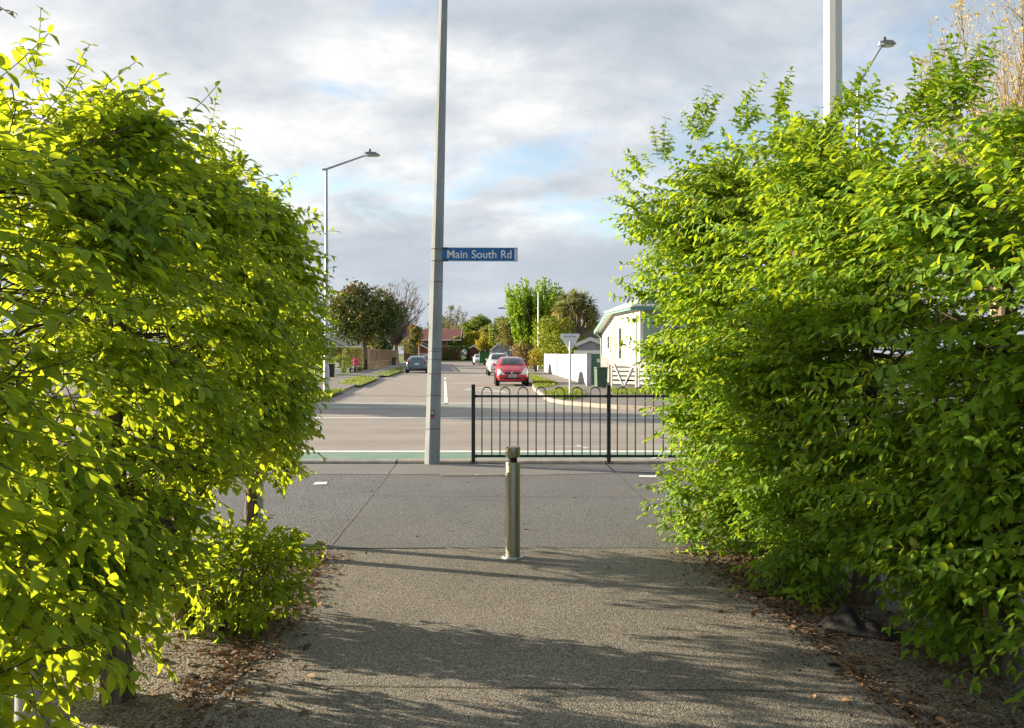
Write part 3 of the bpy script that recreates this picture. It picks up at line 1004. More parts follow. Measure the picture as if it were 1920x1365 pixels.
fence = thing('railing', 'black hoop topped metal railing along the kerb behind the bollard', 'railing', (0, FD, 0))
posts = [FX(887.5), FX(1141.3), FX(1395), FX(1649), FX(1903)]
for pxx in posts:
    mb = MB()
    mb.box((pxx, 0, .575), (.054, .054, 1.13))
    mb.box((pxx, 0, 1.143), (.050, .050, .006))
    p = mb.build('post', M['fence_black'], fence, bevel=.003)
    mb = MB()
    mb.box((pxx, 0, .009), (.13, .13, .014))
    for sx in (-1, 1):
        for sy in (-1, 1):
            mb.lathe([(.011, .016), (.011, .028), (.004, .031)], (pxx + sx * .047, sy * .047, 0), 8)
    mb.build('base_plate', M['fence_black'], p)
for a, b in zip(posts, posts[1:]):
    for z in (.975, .108):
        mb = MB()
        mb.box(((a + b) / 2, 0, z), (b - a - .056, .016, .034 if z > .5 else .036))
        mb.box((a + .036, 0, z), (.020, .030, .046))
        mb.box((b - .036, 0, z), (.020, .030, .046))
        mb.build('rail', M['fence_black'], fence)
    n = 7
    for k in range(n):
        c = a + .065 + (b - a - .13) * (k + .5) / n
        w = .071
        top = 1.105
        pts = [(c - w, 0, .11), (c - w, 0, top - w)]
        pts += [(c - w * math.cos(PI * i / 10), 0, top - w + w * math.sin(PI * i / 10)) for i in range(1, 10)]
        pts += [(c + w, 0, top - w), (c + w, 0, .11)]
        mb = MB()
        mb.tube(pts, .0085, 8)
        mb.build('hoop', M['fence_black'], fence, smooth=True)

# street lamps
def street_lamp(loc, height, arm_dx, arm_dz, head_len, label, r0=.085, r1=.045, rz=0.0, mt=None, group=None, sensor=True, cat='street lamp'):
    mt = mt or M['galv']
    t = thing('street_lamp', label, cat, loc, rz, group)
    mb = MB()
    mb.lathe([(r0 * 1.5, 0), (r0 * 1.5, .04), (r0 * 1.25, .05), (r0 * 1.25, .95), (r0, 1.05), (r1, height)], n=12)
    mb.build('post', mt, t, smooth='auto')
    mb = MB()
    mb.lathe([(r0 * 1.9, 0), (r0 * 1.9, .03), (r0 * 1.5, .032)], n=12)
    mb.build('base_plate', mt, t)
    mb = MB()
    sg = 1 if arm_dx > 0 else -1
    mb.tube([(-sg * .16, 0, height - .02), (0, 0, height + .0), (arm_dx * .5, 0, height + arm_dz * .5), (arm_dx, 0, height + arm_dz)], [r1 * .9, r1 * .95, r1 * .8, r1 * .75], 8)
    mb.build('arm', mt, t, smooth='auto')
    mb = MB()
    x0 = arm_dx - sg * .12
    L = head_len * sg
    z = height + arm_dz
    prof = [(x0, z - .05, .06), (x0, z + .07, .06), (x0 + L * .30, z + .10, .15), (x0 + L * .75, z + .075, .17), (x0 + L, z - .01, .12)]
    low = [(x0 + L, z - .035, .12), (x0 + L * .75, z - .055, .17), (x0 + L * .3, z - .06, .15)]
    rows = []
    for p in prof + low + [prof[0]]:
        rows.append([(p[0], -p[2], p[1]), (p[0], -p[2] * .4, p[1] + .012), (p[0], p[2] * .4, p[1] + .012), (p[0], p[2], p[1])])
    mb.grid(rows)
    mb.add([r[0] for r in rows[:-1]], [tuple(range(len(rows) - 1))])
    mb.add([r[3] for r in rows[:-1]], [tuple(range(len(rows) - 1))])
    hd = mb.build('lamp_head', mt, t)
    mb = MB()
    mb.box((x0 + L * .58, 0, z - .058), (abs(L) * .5, .24, .012))
    mb.build('lens', M['headlamp'], hd)
    if sensor:
        mb = MB()
        mb.lathe([(.035, 0), (.035, .05), (.045, .055), (.045, .13), (.03, .15)], (x0 + L * .35, 0, z + .09), 10)
        mb.build('sensor', M['black_plastic'], hd)
    return t


lp = g(612, 735, .02)
street_lamp((lp.x, lp.y, .02), hz(318, lp.y), at(690, 0, lp.y).x - at(613, 0, lp.y).x, hz(291, lp.y) - hz(318, lp.y), .62, 'tall grey street lamp with one angled arm rising behind the left hedge', .10, .05)
D1 = 28.0
rp = at(1609, 0, D1)
street_lamp((rp.x, D1, .02), hz(160, D1), at(1655, 0, D1).x - rp.x, hz(84, D1) - hz(160, D1), .52, 'grey street lamp whose head shows above the right hedge', .10, .05, sensor=True)
# lamp in the side street whose pale head sticks out left of the bright green tree
p3 = at(978, 0, 96)
street_lamp((p3.x, 96, .02), hz(584, 96) - .02, at(946, 0, 96).x - p3.x, .36, .9, 'far street lamp poking out left of the bright green tree', .09, .06, sensor=False)
# bare grey post in front of the bright green tree
p4 = at(1009.5, 0, 81)
t = thing('service_pole', 'slim grey pole with small cap in front of the bright green tree', 'pole', (p4.x, 81, .02))
mb = MB(); mb.lathe([(.10, 0), (.10, .8), (.08, .85), (.06, hz(549, 81) - .02)], n=10); mb.build('shaft', M['galv'], t, smooth='auto')
mb = MB(); mb.lathe([(.095, 0), (.095, .08), (.04, .13)], (0, 0, hz(549, 81) - .02), 10); mb.build('cap', M['galv'], t)

# white octagonal pole growing out of the right hedge
wp = (at(1563, 0, 6.35).x, 6.35, 0)
t = thing('lamp_pole', 'thick white painted pole standing inside the right hedge', 'pole', wp)
mb = MB()
mb.tube([(0, 0, 0), (0, 0, 1.3), (-.004, 0, 4.0), (-.03, 0, 9.0)], [.078, .076, .068, .055], 8, rot=R(22.5 + 22))
mb.build('shaft', M['white_steel'], t, bevel=.006)
mb = MB(); mb.box((0, 0, .01), (.26, .26, .02)); mb.build('base_plate', M['galv'], t, bevel=.004)
mb = MB(); mb.box((.0, -.074, .75), (.085, .012, .32)); mb.build('access_door', M['white_steel'], t, bevel=.003)

# two grey steel posts propping the left hedge
for i, (xp, yb, d, h, r) in enumerate(((62, 0, 3.52, .95, .066), (482, 0, 7.25, .95, .052))):
    pt = at(xp, 0, d)
    t = thing('support_post', ('round grey steel post under the left hedge at the bottom left corner', 'round grey steel post beneath the far end of the left hedge')[i], 'post', (pt.x, d, -.006))
    mb = MB(); mb.lathe([(r, 0), (r, h), (r * .93, h + .008), (.004, h + .012)], n=24); mb.build('tube', M['galv'], t, smooth='auto')
    mb = MB(); mb.lathe([(r * 1.7, 0), (r * 1.7, .008), (r * 1.02, .011)], n=24); mb.build('base_collar', M['kerb_dark'], t, smooth='auto')

# drain grating set in the footpath
t = thing('drain_grating', 'narrow pale drain grating let into the asphalt footpath left of the bollard', 'grating', (g(889, 891).x, 11.17, .004))
mb = MB(); mb.box((0, 0, .002), (.86, .17, .004)); mb.cur = 1
for r_ in (-1, 1):
    for i in range(20):
        if i == 10:
            continue
        mb.box((-.40 + i * .0425, r_ * .04, .0055), (.026, .052, .005))
mb.build('grid', [M['kerb_dark'], M['kerb']], t)

# orange traffic cone beyond the right hedge
cp = at(1396, 0, 11.2)
t = thing('traffic_cone', 'orange traffic cone glimpsed through the right hedge near the kerb', 'cone', (cp.x, 11.2, .004))
mb = MB(); mb.box((0, 0, .02), (.38, .38, .04)); mb.build('base', M['orange'], t, bevel=.008)
mb = MB(); mb.lathe([(.14, .04), (.118, .2)], n=24); mb.build('body', M['orange'], t, smooth='auto')
mb = MB(); mb.lathe([(.1185, .2), (.085, .42)], n=24); mb.build('reflective_band', M['sign_white'], t, smooth='auto')
mb = MB(); mb.lathe([(.0845, .42), (.04, .70), (.03, .715)], n=24); mb.build('tip', M['orange'], t, smooth='auto')

# crumpled black cloth on the right bed
cl = MB()
rr = np.random.default_rng(3)
nu, nv = 34, 22
rows = []
for i in range(nu):
    u = i / (nu - 1)
    row = []
    for j in range(nv):
        v = j / (nv - 1)
        x = (u - .5) * .42 + .02 * math.sin(7 * v + 3 * u)
        y = (v - .5) * .26 * (1 - .35 * abs(u - .4)) + .03 * math.sin(5 * u)
        hgt = .10 * math.exp(-((u - .38) / .13) ** 2) * math.exp(-((v - .55) / .35) ** 2)
        hgt += .055 * math.exp(-((u - .68) / .14) ** 2) * math.exp(-((v - .4) / .3) ** 2)
        hgt += .035 * math.exp(-((u - .12) / .12) ** 2) * math.exp(-((v - .6) / .3) ** 2)
        fold = (abs(math.sin(16 * u + 5 * v)) * .012 + abs(math.sin(23 * v - 9 * u + 1)) * .010 + abs(math.sin(9 * u + 17 * v)) * .008) * (0.3 + min(1, hgt * 14))
        edge = min(1, 7 * min(u, 1 - u, v, 1 - v))
        row.append((x, y, .006 + (hgt + fold) * edge))
    rows.append(row)
cl.grid(rows)
cpos = g(1605, 1183)
o = cl.build('black_cloth', M['black_cloth'], smooth=True, fix=True)
o.location = (cpos.x + .02, cpos.y, -.004); o.rotation_euler = (0, 0, R(-14))
md = o.modifiers.new('thickness', 'SOLIDIFY'); md.thickness = .004
tag(o, 'crumpled black cloth lying on the gravel beside the right path edge', 'cloth')
# ================================================================ cars
def car(label, loc, rz, paint, L=4.0, Wd=1.70, H=1.50, hood=1.0, hood_z=.92, belt=.95, cowl=1.05, roof0=1.75, roof1=3.2, tail=3.85, boot_z=1.0, seg=None, rails=False, front=True, name='parked_car', lamp=1.0, badge=True):
    """x across, y from the front bumper (0) to the rear (L); built at real size. Front faces -y."""
    t = thing(name, label, 'car', loc, rz)
    w = Wd / 2
    # stations: y, half width low, half width mid, half width belt, z low, z mid, z belt, half width roof, z roof
    def st(y, sw, z0, zb, zr, rw):
        return [(0, y, z0), (sw * .80 * w, y, z0), (sw * .97 * w, y, z0 + .14), (sw * w, y, z0 + (zb - z0) * .55), (sw * .965 * w, y, zb - .03), (max(rw, .02) / .86 * w * .86 if zr > zb + .1 else sw * .90 * w, y, zb + .012 if zr <= zb + .1 else zb + (zr - zb) * .5),
                (rw * w if zr > zb + .1 else sw * .62 * w, y, zr - .05 if zr > zb + .1 else zb + (zr - zb) * .6 + .02), (rw * w * .80 if zr > zb + .1 else sw * .3 * w, y, zr - .008 if zr > zb + .1 else zr), (0, y, zr)]
    def cab(y, sw, zb, zr, rw):
        return [(0, y, .22), (sw * .80 * w, y, .22), (sw * .97 * w, y, .36), (sw * w, y, .22 + (zb - .22) * .55), (sw * .965 * w, y, zb - .03), ((sw * .93 + rw) / 2 * w, y, zb + (zr - zb) * .5),
                (rw * w, y, zr - .07), (rw * w * .84, y, zr - .015), (0, y, zr)]
    rows = [st(0.0, .72, .34, hood_z * .62, hood_z * .66, .5), st(.06, .86, .26, hood_z * .70, hood_z * .745, .5), st(.25, .965, .22, hood_z * .80, hood_z * .87, .5), st(hood * .6, 1, .22, hood_z * .93, hood_z * .985, .5), st(cowl - .03, 1, .22, belt, belt + .06, .5)]
    rows += [cab(cowl + .02, 1, belt, belt + .085, .80), cab((cowl + roof0) / 2, 1, belt, belt + .06 + (H - belt) * .58, .76), cab(roof0, 1, belt + .01, H - .04, .72), cab((roof0 + roof1) / 2, 1, belt + .02, H, .72), cab(roof1, .99, belt + .03, H - .04, .70)]
    ym = (roof1 + tail) / 2
    rows += [cab(ym, .98, belt + .03, (H + boot_z) / 2 + .08, .72), cab(tail, .95, belt, boot_z + .03, .74)]
    rows += [st(tail + .04, .95, .24, boot_z - .06, boot_z, .5), st(L - .05, .90, .26, boot_z * .72, boot_z * .76, .5), st(L, .80, .34, boot_z * .62, boot_z * .66, .5)]
    mb = MB()
    full = []
    for r in rows:
        r = [Vector(p) for p in r]
        left = [Vector((-p.x, p.y, p.z)) for p in r[1:-1]][::-1]
        full.append(r + left + [r[0]])
    mb.grid(full)
    nn = len(full[0]) - 1
    mb.f.append(tuple(range(nn))); mb.mi.append(0)
    o0 = (len(full) - 1) * (nn + 1)
    mb.f.append(tuple(o0 + i for i in range(nn))); mb.mi.append(0)
    body = mb.build('body', paint, t, smooth=True)
    bm = bmesh.new(); bm.from_mesh(body.data)
    bmesh.ops.remove_doubles(bm, verts=bm.verts, dist=1e-4)
    bmesh.ops.recalc_face_normals(bm, faces=bm.faces)
    bm.to_mesh(body.data); bm.free()
    md = body.modifiers.new('sub', 'SUBSURF'); md.levels = 2; md.render_levels = 2
    dg = bpy.context.evaluated_depsgraph_get()
    ev = body.evaluated_get(dg)
    me = ev.to_mesh()
    bvh = BVHTree.FromPolygons([v.co for v in me.vertices], [tuple(p.vertices) for p in me.polygons])
    ev.to_mesh_clear()

    def patch(nm, poly, axis, material, lift=.008, n=8, parent=t, sgn=1):
        """lay a four-cornered patch on the body: poly = 4 corners in the two other axes"""
        rows = []
        for i in range(n + 1):
            u = i / n
            row = []
            for j in range(n + 1):
                v = j / n
                a = Vector(poly[0]).lerp(Vector(poly[1]), u); b = Vector(poly[3]).lerp(Vector(poly[2]), u)
                q = a.lerp(b, v)
                if axis == 'front':
                    org, d = Vector((q.x, -2, q.y)), Vector((0, 1, 0))
                elif axis == 'rear':
                    org, d = Vector((q.x, L + 2, q.y)), Vector((0, -1, 0))
                elif axis == 'left':
                    org, d = Vector((-3, q.x, q.y)), Vector((1, 0, 0))
                else:
                    org, d = Vector((3, q.x, q.y)), Vector((-1, 0, 0))
                hit = bvh.ray_cast(org, d)
                if hit[0] is None:
                    near_ = bvh.find_nearest(Vector((q.x, 0 if axis == 'front' else L, q.y)) if axis in ('front', 'rear') else Vector((org.x / 3 * w, q.x, q.y)))
                    hit = near_
                nrm = hit[1] if hit[1].dot(d) < 0 else -hit[1]
                row.append(hit[0] + nrm * lift)
            rows.append(row)
        m2 = MB(); m2.grid(rows)
        o = m2.build(nm, material, parent, smooth=True)
        s = o.modifiers.new('thickness', 'SOLIDIFY'); s.thickness = .012; s.offset = -1 if False else 0
        return o
    zw0, zw1 = belt + .10, H - .085
    patch('windscreen', [(-.70 * w, zw0 + .02), (.70 * w, zw0 + .02), (.60 * w, zw1), (-.60 * w, zw1)], 'front', M['car_glass'], n=10)
    patch('rear_window', [(-.62 * w, boot_z + .08), (.62 * w, boot_z + .08), (.56 * w, H - .11), (-.56 * w, H - .11)], 'rear', M['car_glass'], n=10)
    for sd in ('left', 'right'):
        ys = [cowl + .42, (roof0 + roof1) / 2 - .02, (roof0 + roof1) / 2 + .06, roof1 + .25]
        patch('side_window', [(ys[0], zw0), (ys[1], zw0 + .01), (ys[1], zw1), (roof0 + .12, zw1)], sd, M['car_glass'])
        patch('side_window', [(ys[2], zw0 + .01), (ys[3], zw0 + .05), (roof1 - .05, zw1), (ys[2], zw1)], sd, M['car_glass'])
        patch('door_handle', [(ys[1] - .22, belt - .12), (ys[1] - .06, belt - .12), (ys[1] - .06, belt - .085), (ys[1] - .22, belt - .085)], sd, paint, .02, 2)
    zf = hood_z
    for s in (-1, 1):
        patch('headlight', [(s * .44 * w, zf * .60), (s * .87 * w, zf * .63), (s * .90 * w, zf * (.86 + .05 * lamp)), (s * .76 * w, zf * (.80 + .10 * lamp))], 'front', M['headlamp'], .014)
        patch('tail_light', [(s * .66 * w, boot_z * .74), (s * .86 * w, boot_z * .72), (s * .84 * w, boot_z * 1.05), (s * .70 * w, boot_z * 1.02)], 'rear', M['tail_red'], .012)
        mb = MB()
        mb.prism([(s * w * .93, cowl + .42, belt + .02), (s * w * 1.14, cowl + .40, belt + .05), (s * w * 1.15, cowl + .42, belt + .17), (s * w * 1.0, cowl + .44, belt + .18)], (0, .09, 0))
        mb.build('wing_mirror', paint, t, bevel=.02)
    patch('grille', [(-.36 * w, zf * .64), (.36 * w, zf * .64), (.46 * w, zf * .735), (-.46 * w, zf * .735)], 'front', M['black_plastic'], .010)
    patch('lower_intake', [(-.52 * w, zf * .375), (.52 * w, zf * .375), (.56 * w, zf * .475), (-.56 * w, zf * .475)], 'front', M['black_plastic'], .010)
    for s in (-1, 1):
        patch('fog_lamp', [(s * .68 * w, zf * .40), (s * .80 * w, zf * .40), (s * .80 * w, zf * .47), (s * .68 * w, zf * .47)], 'front', M['black_plastic'], .010, 3)
    pl = patch('number_plate', [(-.19, zf * .475), (.19, zf * .475), (.19, zf * .615), (-.19, zf * .615)], 'front', M['plate_white'], .026, 2)
    for k in range(6):
        patch('plate_figures', [(-.155 + k * .053, zf * .51), (-.122 + k * .053, zf * .51), (-.122 + k * .053, zf * .585), (-.155 + k * .053, zf * .585)], 'front', M['bin_dark'], .036, 1, parent=pl)
    patch('number_plate', [(-.19, boot_z * .66), (.19, boot_z * .66), (.19, boot_z * .78), (-.19, boot_z * .78)], 'rear', M['plate_white'], .02, 2)
    patch('rear_bumper', [(-.8 * w, .30), (.8 * w, .30), (.82 * w, .40), (-.82 * w, .40)], 'rear', M['black_plastic'], .012)
    if badge:
        bd = MB()
        hit = bvh.ray_cast(Vector((0, -2, zf * .70)), Vector((0, 1, 0)))[0]
        yb = hit.y - .03
        for dx, dz, sx_, sz_ in ((-.03, 0, .014, .075), (.03, 0, .014, .075), (0, 0, .05, .013)):
            bd.box((dx, yb, hit.z + dz), (sx_, .012, sz_))
        bd.tube([(math.cos(a) * .065, yb, hit.z + math.sin(a) * .055) for a in np.linspace(0, 2 * PI, 17)], .007, 6)
        bd.build('badge', M['chrome'], t)
    if rails:
        for s in (-1, 1):
            mb = MB()
            mb.tube([(s * w * .66, roof0 + .1, H - .06), (s * w * .66, roof0 + .25, H + .03), (s * w * .66, roof1 - .1, H + .03), (s * w * .66, roof1 + .1, H - .06)], .018, 8)
            mb.build('roof_rail', M['alloy'], t, smooth=True)
    rw = .31 if not rails else .35
    for s in (-1, 1):
        for y in (.78, L - .75):
            c = (s * (w - .10), y, rw)
            mb = MB()
            mb.lathe([(rw * .62, -.10), (rw * .92, -.10), (rw, -.07), (rw, .07), (rw * .92, .105), (rw * .62, .10)], c, 28, 'X')
            wh = mb.build('wheel', M['tyre'], t, smooth='auto')
            mb = MB()
            mb.lathe([(rw * .64, -.085), (rw * .64, .085), (rw * .58, .09), (rw * .18, .06)], c, 24, 'X')
            for k in range(5):
                a = 2 * PI * k / 5
                e = s * .098
                mb.tube([(c[0] + s * .075, c[1] + math.cos(a) * rw * .15, c[2] + math.sin(a) * rw * .15), (c[0] + s * .085, c[1] + math.cos(a) * rw * .6, c[2] + math.sin(a) * rw * .6)], [.03, .022], 6)
            mb.build('rim', M['alloy'], wh, smooth='auto')
            # dark wheel arch
            mb = MB()
            mb.lathe([(rw * 1.0, -.03), (rw * 1.16, -.03), (rw * 1.16, .03), (rw * 1.0, .03)], (s * (w * .985), y, rw), 28, 'X')
            mb.build('wheel_arch', M['black_plastic'], t)
    mb = MB(); mb.box((0, L / 2, .27), (Wd * .84, L * .86, .12)); mb.build('underbody', M['black_plastic'], t)
    return t


rz = ROAD_Z + .001
p = g(961, 724, ROAD_Z)
car('small red hatchback parked nose first by the right kerb', (p.x, p.y - .3, rz), R(2.5), M['red_paint'], L=3.83, Wd=1.68, H=1.53, hood=.95, hood_z=.96, belt=.98, cowl=.95, roof0=1.75, roof1=3.0, tail=3.62, boot_z=1.02)
p = g(938, 704.5, ROAD_Z)
car('tall white wagon parked directly behind the red hatchback', (p.x, p.y, rz), R(4), M['white_car'], L=4.6, Wd=1.80, H=1.72, hood=1.2, hood_z=1.08, belt=1.10, cowl=1.25, roof0=2.0, roof1=3.9, tail=4.45, boot_z=1.15, rails=True, lamp=.6)
p = at(899, 0, 121)
car('white car half hidden by the green skip trailer', (p.x, 121, rz), R(4), M['white_car'], L=4.3, Wd=1.75, H=1.55, hood=1.1, hood_z=.98, belt=1.0, cowl=1.15, roof0=1.9, roof1=3.3, tail=4.05, boot_z=1.05)
p = g(773, 700, ROAD_Z)
car('blue grey hatchback seen from behind at the left kerb', (p.x, p.y + 4.3, rz), R(180 + 5), M['blue_car'], L=4.3, Wd=1.84, H=1.48, hood=1.15, hood_z=.96, belt=.98, cowl=1.15, roof0=1.95, roof1=3.4, tail=4.12, boot_z=1.06)
p = at(795, 0, 104)
car('dark blue car parked ahead of the blue grey hatchback', (p.x, 104 + 4.3, rz), R(180 + 5), M['dark_car'], L=4.4, Wd=1.80, H=1.5, hood=1.15, hood_z=.96, belt=.98, cowl=1.15, roof0=1.95, roof1=3.3, tail=4.15, boot_z=1.04)

# green skip trailer
p = g(909, 685.5, ROAD_Z)
t = thing('skip_trailer', 'tall green cage sided trailer parked beyond the white wagon', 'trailer', (p.x, p.y, ROAD_Z), R(4))
mb = MB(); mb.box((0, 1.4, 1.12), (1.35, 2.8, 1.45)); mb.build('box', M['skip_green'], t, bevel=.02)
mb = MB()
for x in (-.69, -.23, .23, .69):
    mb.box((x, -.02, 1.12), (.05, .06, 1.5))
mb.box((0, -.03, 1.86), (1.45, .07, .06)); mb.box((0, -.03, .42), (1.45, .07, .08))
mb.build('frame', M['bin_green'], t)
mb = MB()
for i in range(9):
    mb.box((random.uniform(-.45, .45), random.uniform(.3, 2.4), 1.95), (random.uniform(.2, .5), random.uniform(.3, .7), random.uniform(.12, .4)), random.uniform(0, 3))
mb.build('load', M['bin_dark'], t)
for s in (-1, 1):
    mb = MB(); mb.lathe([(.2, -.08), (.3, -.08), (.3, .08), (.2, .08)], (s * .62, 1.5, .3), 20, 'X'); mb.build('wheel', M['tyre'], t)
mb = MB(); mb.box((-.66, -.06, .20), (.10, .08, .38)); mb.build('prop_stand', M['white_board'], t)


# ================================================================ far buildings
def weatherboards(name, mats, parent, s0, s1, z0, z1, top, board=.16, lap=.036):
    """sawtooth cladding in the local plane y = 0, facing -y; top(s) clips the boards"""
    mb = MB()
    z = z0
    cuts = sorted({s0, s1} | {s for s in top[0] if s0 < s < s1})
    while z < z1:
        for a, b in zip(cuts, cuts[1:]):
            ta, tb = np.interp(a, *top), np.interp(b, *top)
            n = max(1, int((b - a) / .4)) if abs(ta - tb) > .05 else 1
            for i in range(n):
                u0, u1 = a + (b - a) * i / n, a + (b - a) * (i + 1) / n
                lim0, lim1 = ta + (tb - ta) * i / n, ta + (tb - ta) * (i + 1) / n
                zt0, zt1 = min(z + board, lim0), min(z + board, lim1)
                if zt0 <= z and zt1 <= z:
                    continue
                zt0, zt1 = max(zt0, z), max(zt1, z)
                mb.add([(u0, -lap, z), (u1, -lap, z), (u1, 0, zt1), (u0, 0, zt0), (u0, .04, z), (u1, .04, z)], [(0, 1, 2, 3), (4, 5, 1, 0)])
        z += board
    return mb.build(name, mats, parent, fix=False)


HD, HX = 44.0, at(1201, 0, 44).x
DR = math.atan2(-.083, 1.0)
house = thing('weatherboard_house', 'white weatherboard house with turquoise eaves beside the right hedge', 'house', (HX, HD, 0), 0)
eave = hz(575, HD)
# the wall towards the street runs away from the camera: local s along it
ax = Vector((-.083, 1, 0)).normalized()
S1, S2 = 6.7, 10.4
low = 3.05
w = weatherboards('street_wall', M['board_white'], house, -S2, 0.0, .15, eave, (np.array([-S2, -S1, 0.0]), np.array([low, eave, eave])))
w.rotation_euler = (0, 0, math.atan2(-ax.y, -ax.x))
w2 = weatherboards('front_wall', M['board_green'], house, 0.10, 9.0, .15, eave, (np.array([0.0, 9.0]), np.array([eave, eave])))
w2.location = (0, 0, 0)


def wall_pt(s, out, z):
    nrm = Vector((-ax.y, ax.x, 0))
    return ax * s + nrm * out + Vector((0, 0, z))


def wall_box(name, s0, s1, z0, z1, out0, out1, material, parent):
    mb = MB()
    mb.prism([wall_pt(s0, out0, z0), wall_pt(s1, out0, z0), wall_pt(s1, out0, z1), wall_pt(s0, out0, z1)], wall_pt(0, out1, 0) - wall_pt(0, out0, 0))
    return mb.build(name, material, parent)


mb = MB(); mb.box((.05, .05, (eave + .1) / 2), (.17, .17, eave - .1)); mb.build('corner_board', M['trim_white'], house)
for (s0, s1, z0, z1) in ((4.1, 5.1, 1.15, 3.15), (7.6, 8.5, 1.75, 2.75)):
    f = wall_box('window', s0, s1, z0, z1, .03, .09, M['trim_white'], house)
    wall_box('pane', s0 + .12, s1 - .12, z0 + .12, z1 - .12, .088, .096, M['house_glass'], f)
    wall_box('sill', s0 - .08, s1 + .08, z0 - .06, z0 - .002, .03, .15, M['trim_white'], f)
for (x0, x1, z0, z1) in ((1.02, 2.3, .95, 3.1), (4.4, 6.0, .95, 3.1)):
    mb = MB(); mb.box(((x0 + x1) / 2, -.06, (z0 + z1) / 2), (x1 - x0, .08, z1 - z0)); f = mb.build('window', M['trim_white'], house)
    mb = MB()
    for a, b in ((z0 + .1, (z0 + z1) / 2 - .04), ((z0 + z1) / 2 + .04, z1 - .1)):
        mb.box(((x0 + x1) / 2, -.102, (a + b) / 2), (x1 - x0 - .24, .008, b - a))
    mb.build('pane', M['house_glass'], f)
    mb = MB(); mb.box(((x0 + x1) / 2, -.09, z0 - .035), (x1 - x0 + .16, .16, .06)); mb.build('sill', M['trim_white'], f)


def corrugated(name, a, b, c, d, parent, n=60, amp=.022, material=None, thick=.03):
    """corrugated sheet between eave a-b and ridge d-c"""
    a, b, c, d = [Vector(v) for v in (a, b, c, d)]
    nrm = (b - a).cross(d - a).normalized()
    if nrm.z < 0:
        nrm = -nrm
    rows = []
    for r_ in (0, 1):
        row = []
        for i in range(n * 4 + 1):
            u = i / (n * 4)
            p = (a.lerp(b, u) if r_ == 0 else d.lerp(c, u)) + nrm * amp * math.sin(2 * PI * n * u)
            row.append(p)
        rows.append(row)
    mb = MB(); mb.grid(rows)
    o = mb.build(name, material or M['iron_roof'], parent, smooth=True, fix=False)
    s = o.modifiers.new('thickness', 'SOLIDIFY'); s.thickness = thick; s.offset = -1
    return o


ov = .45
ez = eave + .06
rid = ez + 1.75
e0 = wall_pt(-.5, ov, ez); e1 = wall_pt(S1, ov, ez); e2 = wall_pt(S2 + .35, ov, low + .02)
back = 7.5
inr = Vector((3.9, 0, 0))
r0_ = wall_pt(3.6, 0, rid) + inr; r1_ = wall_pt(S1 - .2, 0, rid) + inr
corrugated('roof', e0, e1, r1_, r0_, house, 34)
f0 = Vector((e0.x, e0.y, ez)); f1 = Vector((9.4, e0.y + .0, ez))
r2_ = Vector((6.0, r0_.y, rid))
corrugated('roof', f0, f1, r2_, r0_, house, 44, material=mat('iron_roof_shaded', (.23, .27, .33), (.19, .225, .28), 4, .45, metal=.3))  # same iron as the sunlit street slope, its shade put into a darker blue-grey
corrugated('roof', e1 + Vector((0, .02, -.01)), Vector((9, e1.y, ez)), Vector((9, e2.y, e2.z)), e2, house, 40)
# back slope closes the main roof
mb = MB(); mb.add([e1 + Vector((0, 0, .02)), r1_ - Vector((0, 0, .03)), r2_ - Vector((0, 0, .03)), Vector((9.4, e1.y, ez))], [(0, 1, 2, 3)]); mb.build('roof', M['iron_roof'], house)
# soffit, fascia, barge board and gutter
mb = MB(); mb.prism([wall_pt(-.5, 0, ez - .12), wall_pt(S1, 0, ez - .12), wall_pt(S1, ov - .03, ez - .12), wall_pt(-.5, ov - .03, ez - .12)], (0, 0, .03)); mb.build('soffit', M['trim_white'], house)
mb = MB(); mb.prism([wall_pt(S1, -.1, ez - .14), wall_pt(S2 + .35, -.1, low - .16), wall_pt(S2 + .35, ov - .03, low - .16), wall_pt(S1, ov - .03, ez - .14)], (0, 0, .03)); mb.build('soffit', M['trim_white'], house)
mb = MB()
mb.prism([wall_pt(-.5, ov, ez - .20), wall_pt(S1, ov, ez - .20), wall_pt(S1, ov, ez - .06), wall_pt(-.5, ov, ez - .06)], wall_pt(0, .03, 0))
mb.prism([wall_pt(S1, ov, ez - .24), wall_pt(S2 + .35, ov, low - .26), wall_pt(S2 + .35, ov, low - .03), wall_pt(S1, ov, ez - .03)], wall_pt(0, .035, 0))
mb.box((4.4, e0.y - .02, ez - .15), (10.0, .03, .20))
mb.build('fascia', M['turquoise'], house)
mb = MB()
mb.tube([wall_pt(-.55, ov + .10, ez - .035), wall_pt(S1, ov + .10, ez - .035)], .065, 8)
mb.tube([wall_pt(-.55, ov + .10, ez - .035) + Vector((-.05, -.1, 0)), Vector((9.2, e0.y - .10, ez - .035))], .065, 8)
mb.build('gutter', M['trim_white'], house, smooth='auto')
dpm = mat('downpipe_green', (.34, .42, .30), (.30, .38, .27), 3, .5)
for path_, r_ in (([wall_pt(.62, ov + .05, ez - .1), wall_pt(.62, ov - .05, ez - .22), wall_pt(.62, .07, ez - .5), wall_pt(.62, .07, .3)], .04),
                  ([wall_pt(6.45, .06, ez - .3), wall_pt(6.45, .06, .3)], .03),
                  ([wall_pt(S2 + .2, ov - .05, low - .2), wall_pt(S2 + .1, .08, low - .5), wall_pt(S2 - .1, .08, .3)], .04)):
    mb = MB(); mb.tube(path_, r_, 8); mb.build('downpipe', dpm, house, smooth='auto')
mb = MB(); mb.box((4.5, 5.0, eave / 2 - .05), (8.6, 9.6, eave - .3)); mb.build('inner_wall', M['board_white'], house)
